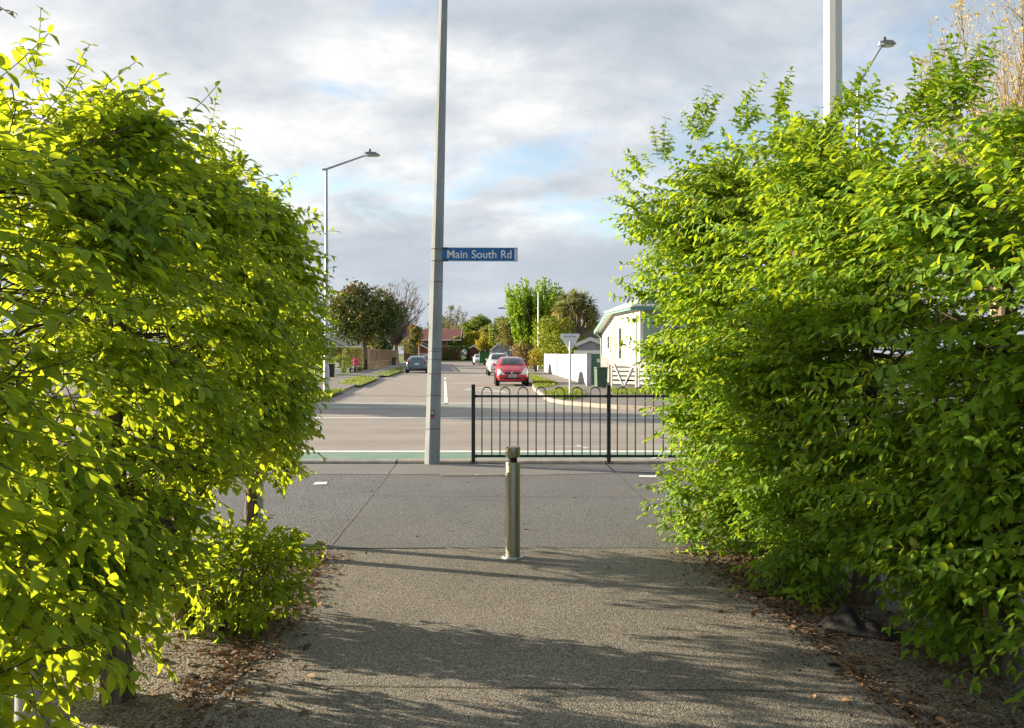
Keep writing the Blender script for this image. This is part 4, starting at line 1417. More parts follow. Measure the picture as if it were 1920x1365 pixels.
# television aerial
b0 = wall_pt(3.0, -.5, ez + .3)
t = thing('aerial', 'thin television aerial mast on the white house roof', 'aerial', house.location + b0)
mb = MB(); mb.tube([(0, 0, -.25), (-.12, 0, 1.5)], .016, 6); mb.tube([(-.1, 0, .7), (-.45, .2, .0)], .008, 5); mb.build('mast', M['galv'], t)
mb = MB()
for i, z in enumerate((1.48, 1.36, 1.22)):
    mb.tube([(-.12 - .30 + .05 * i, 0, z), (-.12 + .30 - .05 * i, 0, z)], .009, 5)
    mb.tube([(-.12, -.3, z), (-.12, .3, z)], .008, 5)
mb.build('element', M['galv'], t)

# ---- right side fences and gate
def fence_run(mb, a, b, z0, z1, th, board, gap, shadow=0):
    A, B = Vector((a[0], a[1], 0)), Vector((b[0], b[1], 0))
    L = (B - A).length; d = (B - A) / L
    rzz = math.atan2(d.y, d.x)
    n = max(1, int(L / (board + gap)))
    for i in range(n):
        c = A + d * ((i + .5) * L / n)
        mb.box((c.x, c.y, (z0 + z1) / 2 + random.uniform(-.015, .015)), (L / n - gap, th, z1 - z0), rzz)


fb = MB()
fa, fe = (XBR(42), 42.3), (XBR(71.5), 71.5)
t = thing('board_fence', 'long white paling fence running up the right side of the street', 'fence', (0, 0, 0))
mid_ = (XBR(58.5), 58.5)
for i, (a, b) in enumerate(((fa, mid_), ((XBR(58.9), 58.9), fe))):
    fb = MB(); fence_run(fb, a, b, .05, 1.54, .022, .14, .006); fb.build('paling_panel', M['white_board'], t)
mb = MB(); mb.box((XBR(58.7) + .02, 58.7, .78), (.12, .16, 1.5)); mb.box((XBR(50) + .1, 50, .75), (.1, .1, 1.45)); mb.box((XBR(66) + .1, 66, .75), (.1, .1, 1.45)); mb.build('post', M['timber_dark'], t)
mb = MB(); mb.prism([(fa[0] + .06, fa[1], .4), (fe[0] + .06, fe[1], .4), (fe[0] + .06, fe[1], .5), (fa[0] + .06, fa[1], .5)], (.04, 0, 0)); mb.prism([(fa[0] + .06, fa[1], 1.2), (fe[0] + .06, fe[1], 1.2), (fe[0] + .06, fe[1], 1.3), (fa[0] + .06, fa[1], 1.3)], (.04, 0, 0)); mb.build('rail', M['timber_dark'], t)
GD = 41.0
x0, x1 = at(1099.5, 0, GD).x, at(1108, 0, GD).x
t = thing('gate_post', 'stout cream gate post at the near end of the white paling fence', 'post', ((x0 + x1) / 2, GD, .02))
mb = MB(); mb.box((0, 0, .78), (x1 - x0, .22, 1.56)); mb.build('post', M['white_board'], t, bevel=.01)
mb = MB(); mb.box((0, 0, 1.575), (x1 - x0 + .05, .27, .03)); mb.build('cap', M['white_board'], t)
x0, x1 = at(1108.5, 0, GD).x, at(1125, 0, GD).x
t = thing('garden_gate', 'tall green boarded garden gate between cream post and white panel', 'gate', ((x0 + x1) / 2, GD, .02), R(6))
mb = MB()
for i in range(4):
    mb.box((-(x1 - x0) / 2 + (i + .5) * (x1 - x0) / 4, 0, .80), ((x1 - x0) / 4 - .008, .03, 1.50))
mb.build('board_panel', M['door_green'], t)
mb = MB(); mb.box((.12, -.03, 1.22), (.14, .03, .16)); mb.build('letter_plate', M['sign_white'], t)
mb = MB(); mb.box((-.15, -.03, .9), (.04, .05, .10)); mb.build('latch', M['black_plastic'], t)
x0, x1 = at(1125.5, 0, GD).x, at(1144.5, 0, GD).x
t = thing('fence_panel', 'short white paling panel between green gate and low white field gate', 'fence', ((x0 + x1) / 2, GD + .1, .02), R(-38))
mb = MB()
for i in range(4):
    mb.box((-(x1 - x0) / 2 + (i + .5) * (x1 - x0) / 4, 0, .76), ((x1 - x0) / 4 - .008, .03, 1.46 - .10 * i))
mb.build('paling_panel', M['white_board'], t)
GD2 = 39.8
xs = [at(1144.5, 0, GD2).x, at(1189.5, 0, GD2).x, at(1262, 0, GD2).x]
for k, lab in enumerate(('low white railed gate with V bracing nearest the green gate', 'wider white railed gate with V bracing half hidden by the right hedge')):
    x0, x1 = xs[k], xs[k + 1]
    wg = (x1 - x0) * 1.22
    t = thing('field_gate', lab, 'gate', ((x0 + x1) / 2, GD2 - .78 * ((x0 + x1) / 2 - xs[0]), .02), R(-38), 'white railed gates before the house')
    mb = MB()
    for i in range(5):
        mb.box((0, 0, .22 + i * .205), (wg - .05, .03, .125))
    mb.build('rail', M['board_white'], t)
    mb = MB()
    mb.box((-wg / 2 + .04, .0, .58), (.07, .05, 1.12)); mb.box((wg / 2 - .04, .0, .58), (.07, .05, 1.12)); mb.box((0, -.002, 1.14), (wg, .06, .04))
    mb.build('frame', M['board_white'], t)
    mb = MB()
    for s in (-1, 1):
        mb.prism([(s * (wg / 2 - .10), -.045, 1.10), (s * (wg / 2 - .18), -.045, 1.10), (-s * -.02, -.045, .10), (s * .06, -.045, .10)], (0, .026, 0))
    mb.build('brace', M['trim_white'], t)
p = at(1126.5, 0, 38.6)
t = thing('wheelie_bin', 'green ribbed wheelie bin standing in front of the green gate', 'bin', (p.x, 38.6, .02), R(8))
mb = MB(); mb.box((0, 0, .46), (.46, .5, .84), 0, 1.10); mb.build('body', M['bin_green'], t, bevel=.02)
mb = MB()
for i in range(6):
    mb.box((0, -.262 - .012 * (i / 6), .22 + i * .105), (.40, .02, .03))
mb.build('rib', M['bin_green'], t)
mb = MB(); mb.box((0, 0, .915), (.55, .6, .06)); mb.build('lid', M['bin_green'], t, bevel=.02)
for s in (-1, 1):
    mb = MB(); mb.lathe([(.02, -.03), (.1, -.03), (.1, .03), (.02, .03)], (s * .2, .24, .1), 16, 'X'); mb.build('wheel', M['tyre'], t)

# give way sign seen from the back
p = g(1069, 741, .02)
t = thing('give_way_sign', 'bare metal back of a triangular give way sign on its post', 'sign', (p.x, p.y, .02))
mb = MB(); mb.lathe([(.042, 0), (.042, hz(640, p.y))], n=14); mb.build('post', M['white_steel'], t, smooth='auto')
zt, zb = hz(625.5, p.y) - .02, hz(657, p.y) - .02
wv = at(1088, 0, p.y).x - at(1051, 0, p.y).x
tri = [(-wv / 2 + .06, .055, zt), (wv / 2 - .06, .055, zt), (wv / 2, .055, zt - .03), (wv / 2 - .01, .055, zt - .09), (.05, .055, zb), (-.05, .055, zb), (-wv / 2 + .01, .055, zt - .09), (-wv / 2, .055, zt - .03)]
mb = MB(); mb.prism(tri, (0, .012, 0)); mb.build('plate', M['sign_grey'], t, bevel=.003)
mb = MB(); mb.box((0, .045, zt - .10), (wv * .6, .02, .035)); mb.box((0, .045, zt - .40), (.14, .02, .035)); mb.build('bracket', M['galv'], t)
red = mat('give_way_red', (.5, .02, .02), (.45, .018, .018), 3, .4)
mb = MB()
cx_, cz_ = 0, (zt * 2 + zb) / 3
inner = [(q[0] * .97, .068, cz_ + (q[2] - cz_) * .97) for q in tri]
inn2 = [(q[0] * .72, .068, cz_ + (q[2] - cz_) * .72) for q in tri]
mb.grid([[a, b] for a, b in zip(inner + inner[:1], inn2 + inn2[:1])]); mb.build('border', red, t)


def gable_house(name, label, loc, w, l, wall_h, roof_h, wallm, roofm, rz=0.0, over=.4, windows=(), trim=None, cat='house', chimney=None, door=None):
    """ridge along local x; front wall faces -y; windows: (x, z, w, h) on the front"""
    t = thing(name, label, cat, loc, rz)
    mb = MB(); mb.box((0, 0, wall_h / 2), (w, l, wall_h))
    for s in (-1, 1):
        mb.prism([(s * (w / 2 - .1), -l / 2, wall_h), (s * (w / 2 - .1), l / 2, wall_h), (s * (w / 2 - .1), 0, wall_h + roof_h * .98)], (s * .1, 0, 0))
    mb.build('wall', wallm, t)
    k = roof_h / (l / 2)
    for s in (-1, 1):
        mb = MB()
        ncourse = max(6, int(math.hypot(l / 2, roof_h) / .34))
        for i in range(ncourse):
            u0, u1 = i / ncourse, (i + 1) / ncourse
            y0, y1 = (l / 2 + over) * (1 - u0), (l / 2 + over) * (1 - u1)
            z0, z1 = wall_h - over * k + (roof_h + over * k) * u0, wall_h - over * k + (roof_h + over * k) * u1
            X = w / 2 + over
            mb.add([(-X, s * y0, z0 + .06), (X, s * y0, z0 + .06), (X, s * y1, z1 + .02), (-X, s * y1, z1 + .02), (-X, s * y0, z0), (X, s * y0, z0)], [(0, 1, 2, 3), (4, 5, 1, 0)])
        mb.build('roof', roofm, t, fix=False)
    if trim:
        mb = MB()
        for s in (-1, 1):
            for q in (-1, 1):
                X = s * (w / 2 + over)
                mb.prism([(X, q * (l / 2 + over), wall_h - over * k - .16), (X, q * (l / 2 + over), wall_h - over * k + .10), (X, 0, wall_h + roof_h + .10), (X, 0, wall_h + roof_h - .16)], (s * .05, 0, 0))
        mb.box((0, -l / 2 - over - .03, wall_h - over * k - .02), (w + over * 2, .05, .18))
        mb.build('fascia', trim, t)
    for (x, z, ww, hh) in windows:
        mb = MB(); mb.box((x, -l / 2 - .03, z), (ww, .08, hh)); f = mb.build('window', M['trim_white'], t)
        mb = MB(); mb.box((x, -l / 2 - .073, z), (ww - .16, .008, hh - .16)); mb.build('pane', M['house_glass'], f)
    if chimney:
        mb = MB(); mb.box((chimney, 0, wall_h + roof_h), (.6, .5, 1.4)); mb.build('chimney', wallm, t)
    if door:
        mb = MB(); mb.box((door[0], -l / 2 - .02, door[2] / 2), (door[1], .05, door[2])); mb.build('door', door[3], t)
    return t


# dark tiled house and grey shed between the cabbage tree and the white house
p = at(1112, 0, 78)
gable_house('tiled_house', 'dark tiled roof of a house behind the grey shed', (p.x + 3.2, 82, 0), 9, 8, 2.6, hz(602, 80) - 2.6, M['brown_brick'], M['dark_tile'], 0, windows=((-2, 1.5, 1.4, 1.1),))
p = at(1122, 0, 60)
gable_house('garden_shed', 'pale grey gabled shed between the green gate and the round bush', (p.x, 62, 0), 3.0, 2.0, hz(645, 60), .40, M['shed_grey'], M['shed_grey'], R(72), .12, trim=M['trim_white'], cat='shed')
t = thing('board_fence', 'grey weathered fence between the round bush and the shed', 'fence', (0, 0, 0))
mb = MB(); fence_run(mb, (at(1076, 0, 57).x, 57), (at(1134, 0, 56).x, 56), .02, hz(657, 57), .03, .15, .008); mb.build('paling_panel', M['shed_grey'], t)
# grey gabled house far up the right side
p = at(950, 0, 128)
gable_house('gabled_house', 'grey gabled house roof beyond the white wagon on the right', (p.x + 2.2, 133, 0), 10, 8.0, 2.3, 3.1, M['shed_grey'], M['dark_tile'], R(86), .4, trim=M['trim_white'])
# maroon garage and clipped hedge at the end of the street
p = at(887, 0, 172)
t = gable_house('garage', 'maroon garage with white bargeboards at the end of the street', (p.x, 176, 0.02), 4.6, 2.6, 2.35, .75, M['maroon'], M['red_tile'], R(90), .12, trim=M['trim_white'], cat='garage', door=None)
mb = MB()
for i in range(9):
    mb.box((-2.33, 0, .28 + i * .22), (.03, 2.1, .20))
mb.build('garage_door', M['maroon'], t)
# red brick house
p = at(806, 0, 178)
gable_house('brick_house', 'red brick house with pale red tiled roof behind the pole', (p.x, 186, 0), 11.5, 9, 4.6, hz(617, 186) - 4.6, M['red_brick'], M['red_tile'], 0, .5, windows=((-3, 1.6, 1.6, 1.4), (1.5, 1.6, 1.6, 1.4), (3.9, 3.4, 1.2, 1.1)), trim=M['trim_white'])
p = at(780, 0, 170)
gable_house('brick_wing', 'low red brick wing with white bargeboard behind the warning sign', (p.x, 176, 0), 5.6, 5, 2.6, 1.2, M['red_brick'], M['dark_tile'], R(82), .4, windows=(), trim=M['trim_white'], cat='house wing')
t = thing('garden_wall', 'low cream garden wall in front of the red brick house', 'wall', (at(796, 0, 165).x, 166.5, 0))
mb = MB(); mb.box((0, 0, .75), (4.6, .25, 1.5)); mb.build('wall', M['kerb'], t)
mb = MB(); mb.box((0, 0, 1.53), (4.7, .33, .06)); mb.build('coping', M['trim_white'], t)
# brown brick house with grey tiles behind the magnolia
p = at(575, 0, 112)
gable_house('bungalow', 'brown brick bungalow with grey tiled roof under the magnolia', (p.x, 117, 0), 15, 9, 2.6, hz(627, 115) - 2.6, M['brown_brick'], M['grey_tile'], 0, .5, windows=((-1.2, 1.4, .9, 1.2), (2.2, 1.4, 1.6, 1.2), (-4, 1.4, 1.6, 1.2)), trim=M['trim_white'])

# timber fence on the left: posts, panels above and a slatted base
t = thing('timber_fence', 'tan timber fence with upright posts along the left footpath', 'fence', (0, 0, 0))
npost = 16
pp = [Vector((XBL(d), d, 0)) for d in np.linspace(80.5, 134, npost)]
rzz = math.atan2(pp[1].y - pp[0].y, pp[1].x - pp[0].x)
for i, q in enumerate(pp):
    mb = MB(); mb.box((q.x, q.y, 1.0), (.22, .24, 2.0), rzz); mb.build('post', M['timber'], t)
for i, (a, b) in enumerate(zip(pp, pp[1:])):
    c = (a + b) / 2; L = (b - a).length
    mb = MB()
    fence_run(mb, (a.x - .10, a.y), (b.x - .10, b.y), .72, 1.92, .03, .16, .012); mb.build('upper_panel', M['timber_dark'], t)
    mb = MB(); mb.box((c.x + .05, c.y, .66), (L, .14, .10), rzz); mb.box((c.x + .04, c.y, 1.97), (L, .12, .07), rzz); mb.build('rail', M['timber'], t)
    mb = MB(); fence_run(mb, (a.x - .05, a.y), (b.x - .05, b.y), .03, .60, .03, .8, .5); mb.build('lower_panel', M['timber'], t)

# left corner walls, letterbox, bins
def low_wall(label, xa, xb, ya, yb, ztop, name='garden_wall'):
    a, b = g(xa, ya, .02), g(xb, yb, .02)
    L = (b - a).length
    t = thing(name, label, 'wall', ((a.x + b.x) / 2, (a.y + b.y) / 2, .02), math.atan2(b.y - a.y, b.x - a.x))
    mb = MB(); mb.box((0, 0, ztop / 2), (L, .2, ztop)); mb.build('wall', M['trim_white'], t)
    mb = MB(); mb.box((0, 0, ztop + .02), (L + .04, .25, .04)); mb.build('coping', M['trim_white'], t)


low_wall('short white garden wall under the letterbox by the left footpath', 622, 637, 704, 702, .42)
low_wall('white garden wall in front of the pink azalea', 652, 665, 699.5, 696.2, .36)
low_wall('white garden wall left of the timber fence', 666, 683, 696, 692, .34)
p = g(629, 702, .02)
t = thing('letterbox', 'white letterbox on a post beside the round clipped bush', 'letterbox', (p.x, p.y + .25, .02))
mb = MB(); mb.box((0, 0, .3), (.07, .07, .6)); mb.build('post', M['white_board'], t)
mb = MB(); mb.prism([(-.19, -.2, .58), (.19, -.2, .58), (.19, -.2, .80), (0, -.2, .88), (-.19, -.2, .80)], (0, .4, 0)); mb.build('box', M['trim_white'], t)
mb = MB(); mb.box((0, -.203, .74), (.24, .008, .03)); mb.build('slot', M['black_plastic'], t)


def small_bin(label, xp, yb, hgt, m_):
    p = g(xp, yb, .02)
    t = thing('rubbish_bin', label, 'bin', (p.x, p.y, .02), R(5))
    mb = MB(); mb.box((0, 0, hgt * .45), (.5, .55, hgt * .9), 0, 1.1); mb.build('body', m_, t, bevel=.02)
    mb = MB(); mb.box((0, 0, hgt * .93), (.6, .65, hgt * .06)); mb.build('lid', m_, t, bevel=.01)
    mb = MB(); mb.box((0, -.31, hgt * .80), (.5, .05, .05)); mb.build('handle', m_, t)


small_bin('black bin at the near end of the timber fence', 686.5, 693, 1.0, M['bin_dark'])
small_bin('dark green bin halfway along the timber fence', 738.5, 684.5, 1.05, M['bin_green'])
small_bin('dark bin tucked beside the left street lamp post', 619, 707, .9, M['bin_dark'])
# yellow warning sign with a left-turn arrow
p = at(785.5, 0, 140)
t = thing('warning_sign', 'yellow diamond warning sign with black bent arrow', 'sign', (p.x, 140, .02))
zc = hz(642, 140) - .02
mb = MB(); mb.lathe([(.05, 0), (.05, zc)], n=10); mb.build('post', M['white_steel'], t)
mb = MB(); mb.prism([(0, -.07, zc - .62), (.62, -.07, zc), (0, -.07, zc + .62), (-.62, -.07, zc)], (0, .02, 0)); mb.build('plate', M['sign_yellow'], t)
mb = MB(); mb.box((.16, -.08, zc - .08), (.11, .012, .40)); mb.box((.0, -.08, zc + .14), (.24, .012, .11)); mb.prism([(-.10, -.086, zc + .30), (-.10, -.086, zc - .02), (-.32, -.086, zc + .14)], (0, .012, 0)); mb.build('arrow', M['black_plastic'], t)
# ================================================================ hornbeam hedges: every tree has its trunk, branches and crown
def lump(P, f=1.0):
    x, y, z = P[:, 0] * f, P[:, 1] * f, P[:, 2] * f
    return (np.sin(3.1 * x + 1.7 * y + 2.3 * z + .5) + np.sin(-2.2 * x + 3.7 * y - 1.9 * z + 2.1) + np.sin(1.3 * x - 2.9 * y + 3.9 * z + 4.0)) / 3


def hedge_points(y0, y1, cx, zc, hw, hh, n, r0=.62, p=2.6, endcap=(None, None), lumpy=.13, side_bias=None, gap=.0, under=None, avoid=None):
    """points through the shell of a clipped hedge between distances y0 and y1, with outward directions"""
    out_p, out_n, got = [], [], 0
    while got < n:
        m = n * 3
        y = RNG.uniform(y0, y1, m)
        a = RNG.uniform(-1.18, 1.18, m)
        b = RNG.uniform(-1.18, 1.18, m)
        W_ = np.interp(y, *hw); H_ = np.interp(y, *hh); X_ = np.interp(y, *cx); Z_ = np.interp(y, *zc)
        if under is not None:
            W_ = W_ * np.interp(Z_ + b * H_, *under)
        e = np.zeros(m)
        if endcap[1] is not None:
            e = np.maximum(e, (y - (y1 - endcap[1])) / endcap[1])
        e2 = np.zeros(m)
        if endcap[0] is not None:
            e2 = np.maximum(e2, ((y0 + endcap[0]) - y) / endcap[0])
        ee = np.clip(np.maximum(e, e2), 0, 1)
        r = (np.abs(a) ** p + np.abs(b) ** p + ee ** p) ** (1 / p)
        P = np.stack([X_ + a * W_, y, Z_ + b * H_], 1)
        L = 1 + lumpy * lump(P, 1.0) * 1.4 + lumpy * .9 * lump(P + 5, 2.6)
        ok = (r < L) & (r > r0 * L)
        # hollows that show the dark inside
        gp = lump(P + 11, 2.2) + .5 * lump(P + 3, 4.7)
        ok &= RNG.uniform(0, 1, m) < np.clip(.60 + gp * 1.5 - gap, .04, 1)
        ok &= RNG.uniform(0, 1, m) < np.clip((r / L - r0) / (1 - r0) * 1.3 + .15, 0, 1)
        if side_bias is not None:
            ok &= RNG.uniform(0, 1, m) < np.where(a * side_bias > -.1, 1.0, .42)
        ok &= P[:, 2] > .06
        if avoid is not None:
            x0, x1, a0, a1, zt = avoid
            ok &= ~((P[:, 0] > x0) & (P[:, 0] < x1) & (P[:, 1] > a0) & (P[:, 1] < a1) & (P[:, 2] < zt))
        nx = np.sign(a) * np.abs(a) ** (p - 1) / W_
        nz = np.sign(b) * np.abs(b) ** (p - 1) / H_
        Nn = unit(np.stack([nx, np.where(e > 0, np.clip(e, 0, 1) ** (p - 1) * 1.6, 0) - np.where(e2 > 0, np.clip(e2, 0, 1) ** (p - 1) * 1.6, 0), nz], 1))
        out_p.append(P[ok]); out_n.append(Nn[ok]); got += int(ok.sum())
    return np.concatenate(out_p)[:n], np.concatenate(out_n)[:n]


def ball_points(c, rad, n, r0=.55):
    d = unit(RNG.normal(0, 1, (n, 3)))
    r = RNG.uniform(r0 ** 3, 1, n) ** (1 / 3)
    P = np.array(c) + d * r[:, None] * np.array(rad)
    ok = P[:, 2] > .05
    return P[ok], unit(d / np.array(rad))[ok]


def trays(P, O, main=(.30, .55), k=6, pull=(0, 0, 0), up=.1, wild=.35, droop=.12, tilt=.25):
    """flat leafy branchlets: each carries alternate sprays in one nearly level plane. Returns spray feet, directions and plane normals."""
    n = len(P)
    d = O * np.array([1, 1, .35]) + RNG.normal(0, wild, (n, 3)) * np.array([1, 1, .4]) + np.array(pull) + np.array([0, 0, up])
    d = unit(d)
    nr = unit(np.array([0, 0, 1.0]) + O * tilt + RNG.normal(0, .14, (n, 3)))
    nr = unit(nr - d * np.sum(nr * d, 1, keepdims=True))
    b = np.cross(nr, d)
    L = RNG.uniform(*main, n)
    Q, DD, NN, A, B = [], [], [], [], []
    prev = P - d * (L * .55)[:, None]
    for j in range(k):
        s = (j + .3) / k
        q = P + d * (L * (s - .55))[:, None] - np.array([0, 0, 1.0]) * (droop * (L * s) ** 2 * 3)[:, None]
        side = 1 if j % 2 else -1
        ang = np.where(j == k - 1, 0.0, side * RNG.uniform(.55, 1.0, n))
        e = unit(d * np.cos(ang)[:, None] + b * np.sin(ang)[:, None] - np.array([0, 0, 1.0]) * (droop * (.3 + s))[:, None] if not np.isscalar(s) else d * np.cos(ang)[:, None] + b * np.sin(ang)[:, None] - np.array([0, 0, 1.0]) * droop * (.3 + s))
        Q.append(q); DD.append(e); NN.append(nr + RNG.normal(0, .12, nr.shape)); A.append(prev); B.append(q)
        prev = q
    return np.concatenate(Q), np.concatenate(DD), np.concatenate(NN), (np.concatenate(A), np.concatenate(B))


def spray_dirs(n, O, out, wild, up, pull, face):
    d = unit(O * out + RNG.normal(0, wild, (n, 3)) * np.array([1, 1, .55]) + np.array([0, 0, up]) + np.array(pull))
    nr = unit(np.array([0, 0, 1.0]) * .9 + O * face + RNG.normal(0, .30, (n, 3)))
    return d, unit(nr - d * np.sum(nr * d, 1, keepdims=True))


def sprays(P, O, length=(.16, .34), step=.036, leaf=(.052, .082), up=.2, out=.8, wild=.75, pull=(0, 0, 0), sag=.35, face=.45, D=None, NR=None, tray=None):
    """leafy twigs: leaves alternate along each side of a drooping twig. Returns leaf arrays and twig segments."""
    extra = None
    if tray:
        P, D, NR, extra = trays(P, O, **tray)
    n = len(P)
    if D is not None:
        d = D
        nr = unit(NR - d * np.sum(NR * d, 1, keepdims=True))
    else:
        d, nr = spray_dirs(n, O, out, wild, up, pull, face)
    b = np.cross(nr, d)
    L = RNG.uniform(*length, n)
    kmax = int(length[1] / step)
    LP, LT, LN, LL, LR = [], [], [], [], []
    tone = RNG.uniform(0, 1, n)
    for k in range(kmax + 1):
        s = (k + .6) * step
        on = s <= L + step
        if not on.any():
            continue
        sl = np.minimum(s, L[on])
        t = (sl / L[on])
        base = P[on] + d[on] * sl[:, None] - np.array([0, 0, 1.0]) * (sag * sl ** 2)[:, None]
        side = (1 if k % 2 else -1)
        last = (s > L[on])
        ang = np.where(last, .05, RNG.uniform(.75, 1.15, on.sum())) * side
        T = d[on] * np.cos(ang)[:, None] + b[on] * np.sin(ang)[:, None] - np.array([0, 0, 1.0]) * RNG.uniform(.05, .55, on.sum())[:, None]
        LP.append(base); LT.append(T + RNG.normal(0, .12, T.shape))
        LN.append(nr[on] + RNG.normal(0, .28, T.shape))
        sz = RNG.uniform(*leaf, on.sum()) * np.exp(RNG.normal(0, .16, on.sum())) * np.where(t < .25, .78, 1.0) * np.where(last, .82, 1.0)
        LL.append(sz)
        LR.append(np.clip(tone[on] * .6 + RNG.uniform(0, .4, on.sum()), 0, 1))
    tipA = P - d * .10
    mid = P + d * (L * .5)[:, None] - np.array([0, 0, 1.0]) * (sag * (L * .5) ** 2)[:, None]
    tip = P + d * L[:, None] - np.array([0, 0, 1.0]) * (sag * L ** 2)[:, None]
    A, B = [tipA if extra is None else P, mid], [mid, tip]
    if extra is not None:
        A.append(extra[0]); B.append(extra[1])
    return [np.concatenate(v) for v in (LP, LT, LN, LL, LR)], (np.concatenate(A), np.concatenate(B))


def shoot(p0, d, length, up=.15, leaf=(.05, .075), step=.042, sag=0.0, side=None):
    """one long leader shoot with leaves"""
    p0 = np.array(p0, float); d = unit(np.array(d, float))
    k = max(2, int(length / step))
    LP, LT, LN, LL, LR, A, B = [], [], [], [], [], [], []
    ref = unit(np.cross(d, np.array([.3, -.9, .2])))
    bend = unit(RNG.normal(0, 1, 3)) * .18
    prev = p0
    for i in range(1, k + 1):
        s = i / k
        q = p0 + d * length * s + bend * length * s * s - np.array([0, 0, sag]) * (length * s) ** 2
        A.append(prev); B.append(q)
        th = i * 2.4 if side is None else (0 if i % 2 else PI)
        sidev = math.cos(th) * ref + math.sin(th) * np.cross(d, ref)
        for rep in range(2):
            LP.append(q)
            LT.append(sidev * (.9 - 1.7 * rep) + d * .55 - np.array([0, 0, .25]) + RNG.normal(0, .2, 3))
            LN.append(d * .5 + np.array([0, 0, .8]) + RNG.normal(0, .3, 3))
            LL.append(RNG.uniform(*leaf) * (1.0 if s < .8 else .75))
            LR.append(RNG.uniform(0, 1))
        prev = q
    return [np.array(v) for v in (LP, LT, LN, LL, LR)], (np.array(A), np.array(B))


def limb(mb, p0, p1, r0, r1, bends=4, amp=.05, n=6):
    p0, p1 = Vector(p0), Vector(p1)
    pts, rad = [], []
    for i in range(bends + 1):
        t = i / bends
        p = p0.lerp(p1, t)
        if 0 < i < bends:
            p += Vector((random.uniform(-amp, amp), random.uniform(-amp, amp), random.uniform(-amp, amp) * .6))
        pts.append(p); rad.append(r0 + (r1 - r0) * t)
    mb.tube(pts, rad, n)
    return pts


def hedge_tree(label, group, base, top, r0, leafmat, pts, shoots, half, lean=(0, 0), leafkw=None, n_limbs=34, scale=1.0, name='hornbeam_tree'):
    """base/top: trunk ends; pts: (points, outward) of the crown in world space; half: reach of the limbs (x, y)"""
    t = thing(name, label, 'tree', base)
    bx, by, bz = base
    mb = MB()
    tp = []
    hgt = top - bz
    for i in range(8):
        s = i / 7
        tp.append(Vector((lean[0] * s + random.uniform(-.02, .02) * (0 < i), lean[1] * s + random.uniform(-.02, .02) * (0 < i), hgt * s)))
    rad = [r0 * (1.38 if i == 0 else 1.08 if i == 1 else 1) * (1 - .72 * i / 7) for i in range(8)]
    mb.tube([Vector((0, 0, -.05))] + tp, [rad[0] * 1.15] + rad, 12)
    trunk = mb.build('trunk', M['bark'], t, smooth=True)
    mb = MB()
    lb = MB()
    for i in range(n_limbs):
        s = random.uniform(.22, .98)
        k = s * 7
        a = tp[int(k)].lerp(tp[min(7, int(k) + 1)], k - int(k))
        az = random.uniform(0, 2 * PI)
        e = Vector((a.x + math.cos(az) * half[0] * random.uniform(.55, 1.0), a.y + math.sin(az) * half[1] * random.uniform(.5, 1.0), min(a.z + random.uniform(-.15, .40), hgt + .22)))
        r = r0 * random.uniform(.16, .34) * (1.15 - s * .6)
        ps = limb(lb, a, e, r, r * .3, 5, .07)
        for j in range(5):
            q = ps[random.randint(1, 4)]
            e2 = q + Vector((random.uniform(-.35, .35), random.uniform(-.35, .35), random.uniform(-.15, .35)))
            limb(lb, q, e2, r * .35, .0022, 4, .03, 4)
    lb.build('branch', M['twig'], t, smooth=True)
    P, O = pts
    kw = dict(leafkw or {})
    L1, tw = sprays(P, O, **kw)
    parts = [L1]; A = [tw[0]]; B = [tw[1]]
    for sh in shoots:
        l2, t2 = shoot(*sh[:3], **(sh[3] if len(sh) > 3 else {}))
        parts.append(l2); A.append(t2[0]); B.append(t2[1])
    LP, LT, LN, LL, LR = [np.concatenate([q[i] for q in parts]) for i in range(5)]
    off_ = np.array([bx, by, bz])
    crown = leaves('crown', LP - off_, LT, LN, LL, LL * RNG.uniform(.48, .62, len(LL)), leafmat, t, LR, droop=.22)
    sticks('twig', np.concatenate(A) - off_, np.concatenate(B) - off_, np.full(sum(len(a) for a in A), .0022), np.full(sum(len(a) for a in A), .0014), M['twig'], t)
    return t


def tab(*p):
    return (np.array([q[0] for q in p]), np.array([q[1] for q in p]))


# ---- left hedge
LXC = tab((1.4, -1.76), (3.0, -1.84), (4, -1.89), (5, -1.95), (7.6, -2.12))
LHW = tab((1.4, .30), (3, .33), (5, .36), (7.6, .39))
LZC = tab((1.4, 1.46), (3.2, 1.48), (4.2, 1.60), (4.7, 1.84), (5.8, 1.94), (6.6, 1.86), (7.6, 1.76))
LHH = tab((1.4, .95), (3.2, 1.0), (4.2, 1.10), (4.7, .96), (5.8, .88), (6.6, .94), (7.6, 1.02))
LUN = tab((.3, .35), (.8, .60), (1.3, .9), (1.7, 1.0), (3, 1.0))
KWL = dict(tray=dict(main=(.28, .50), k=6, pull=(.15, -.05, 0), up=.08, wild=.45, droop=.28, tilt=.45), length=(.10, .20), step=.036, leaf=(.050, .080), up=.10, out=.8, wild=.8, sag=.6, face=.75)
random.seed(21)


def top_shoots(y0, y1, n, cx, zc, hh, hw, lean, lo=.12, hi=.34):
    out = []
    for i in range(n):
        y = random.uniform(y0, y1)
        a = random.uniform(-.75, .75)
        z = np.interp(y, *zc) + np.interp(y, *hh) * (.98 - .25 * abs(a) ** 2.5)
        x = np.interp(y, *cx) + a * np.interp(y, *hw)
        out.append(((x, y, z), (lean + random.uniform(-.6, .6), random.uniform(-.6, .6), random.uniform(.5, 1.1)), random.uniform(lo, hi)))
    return out


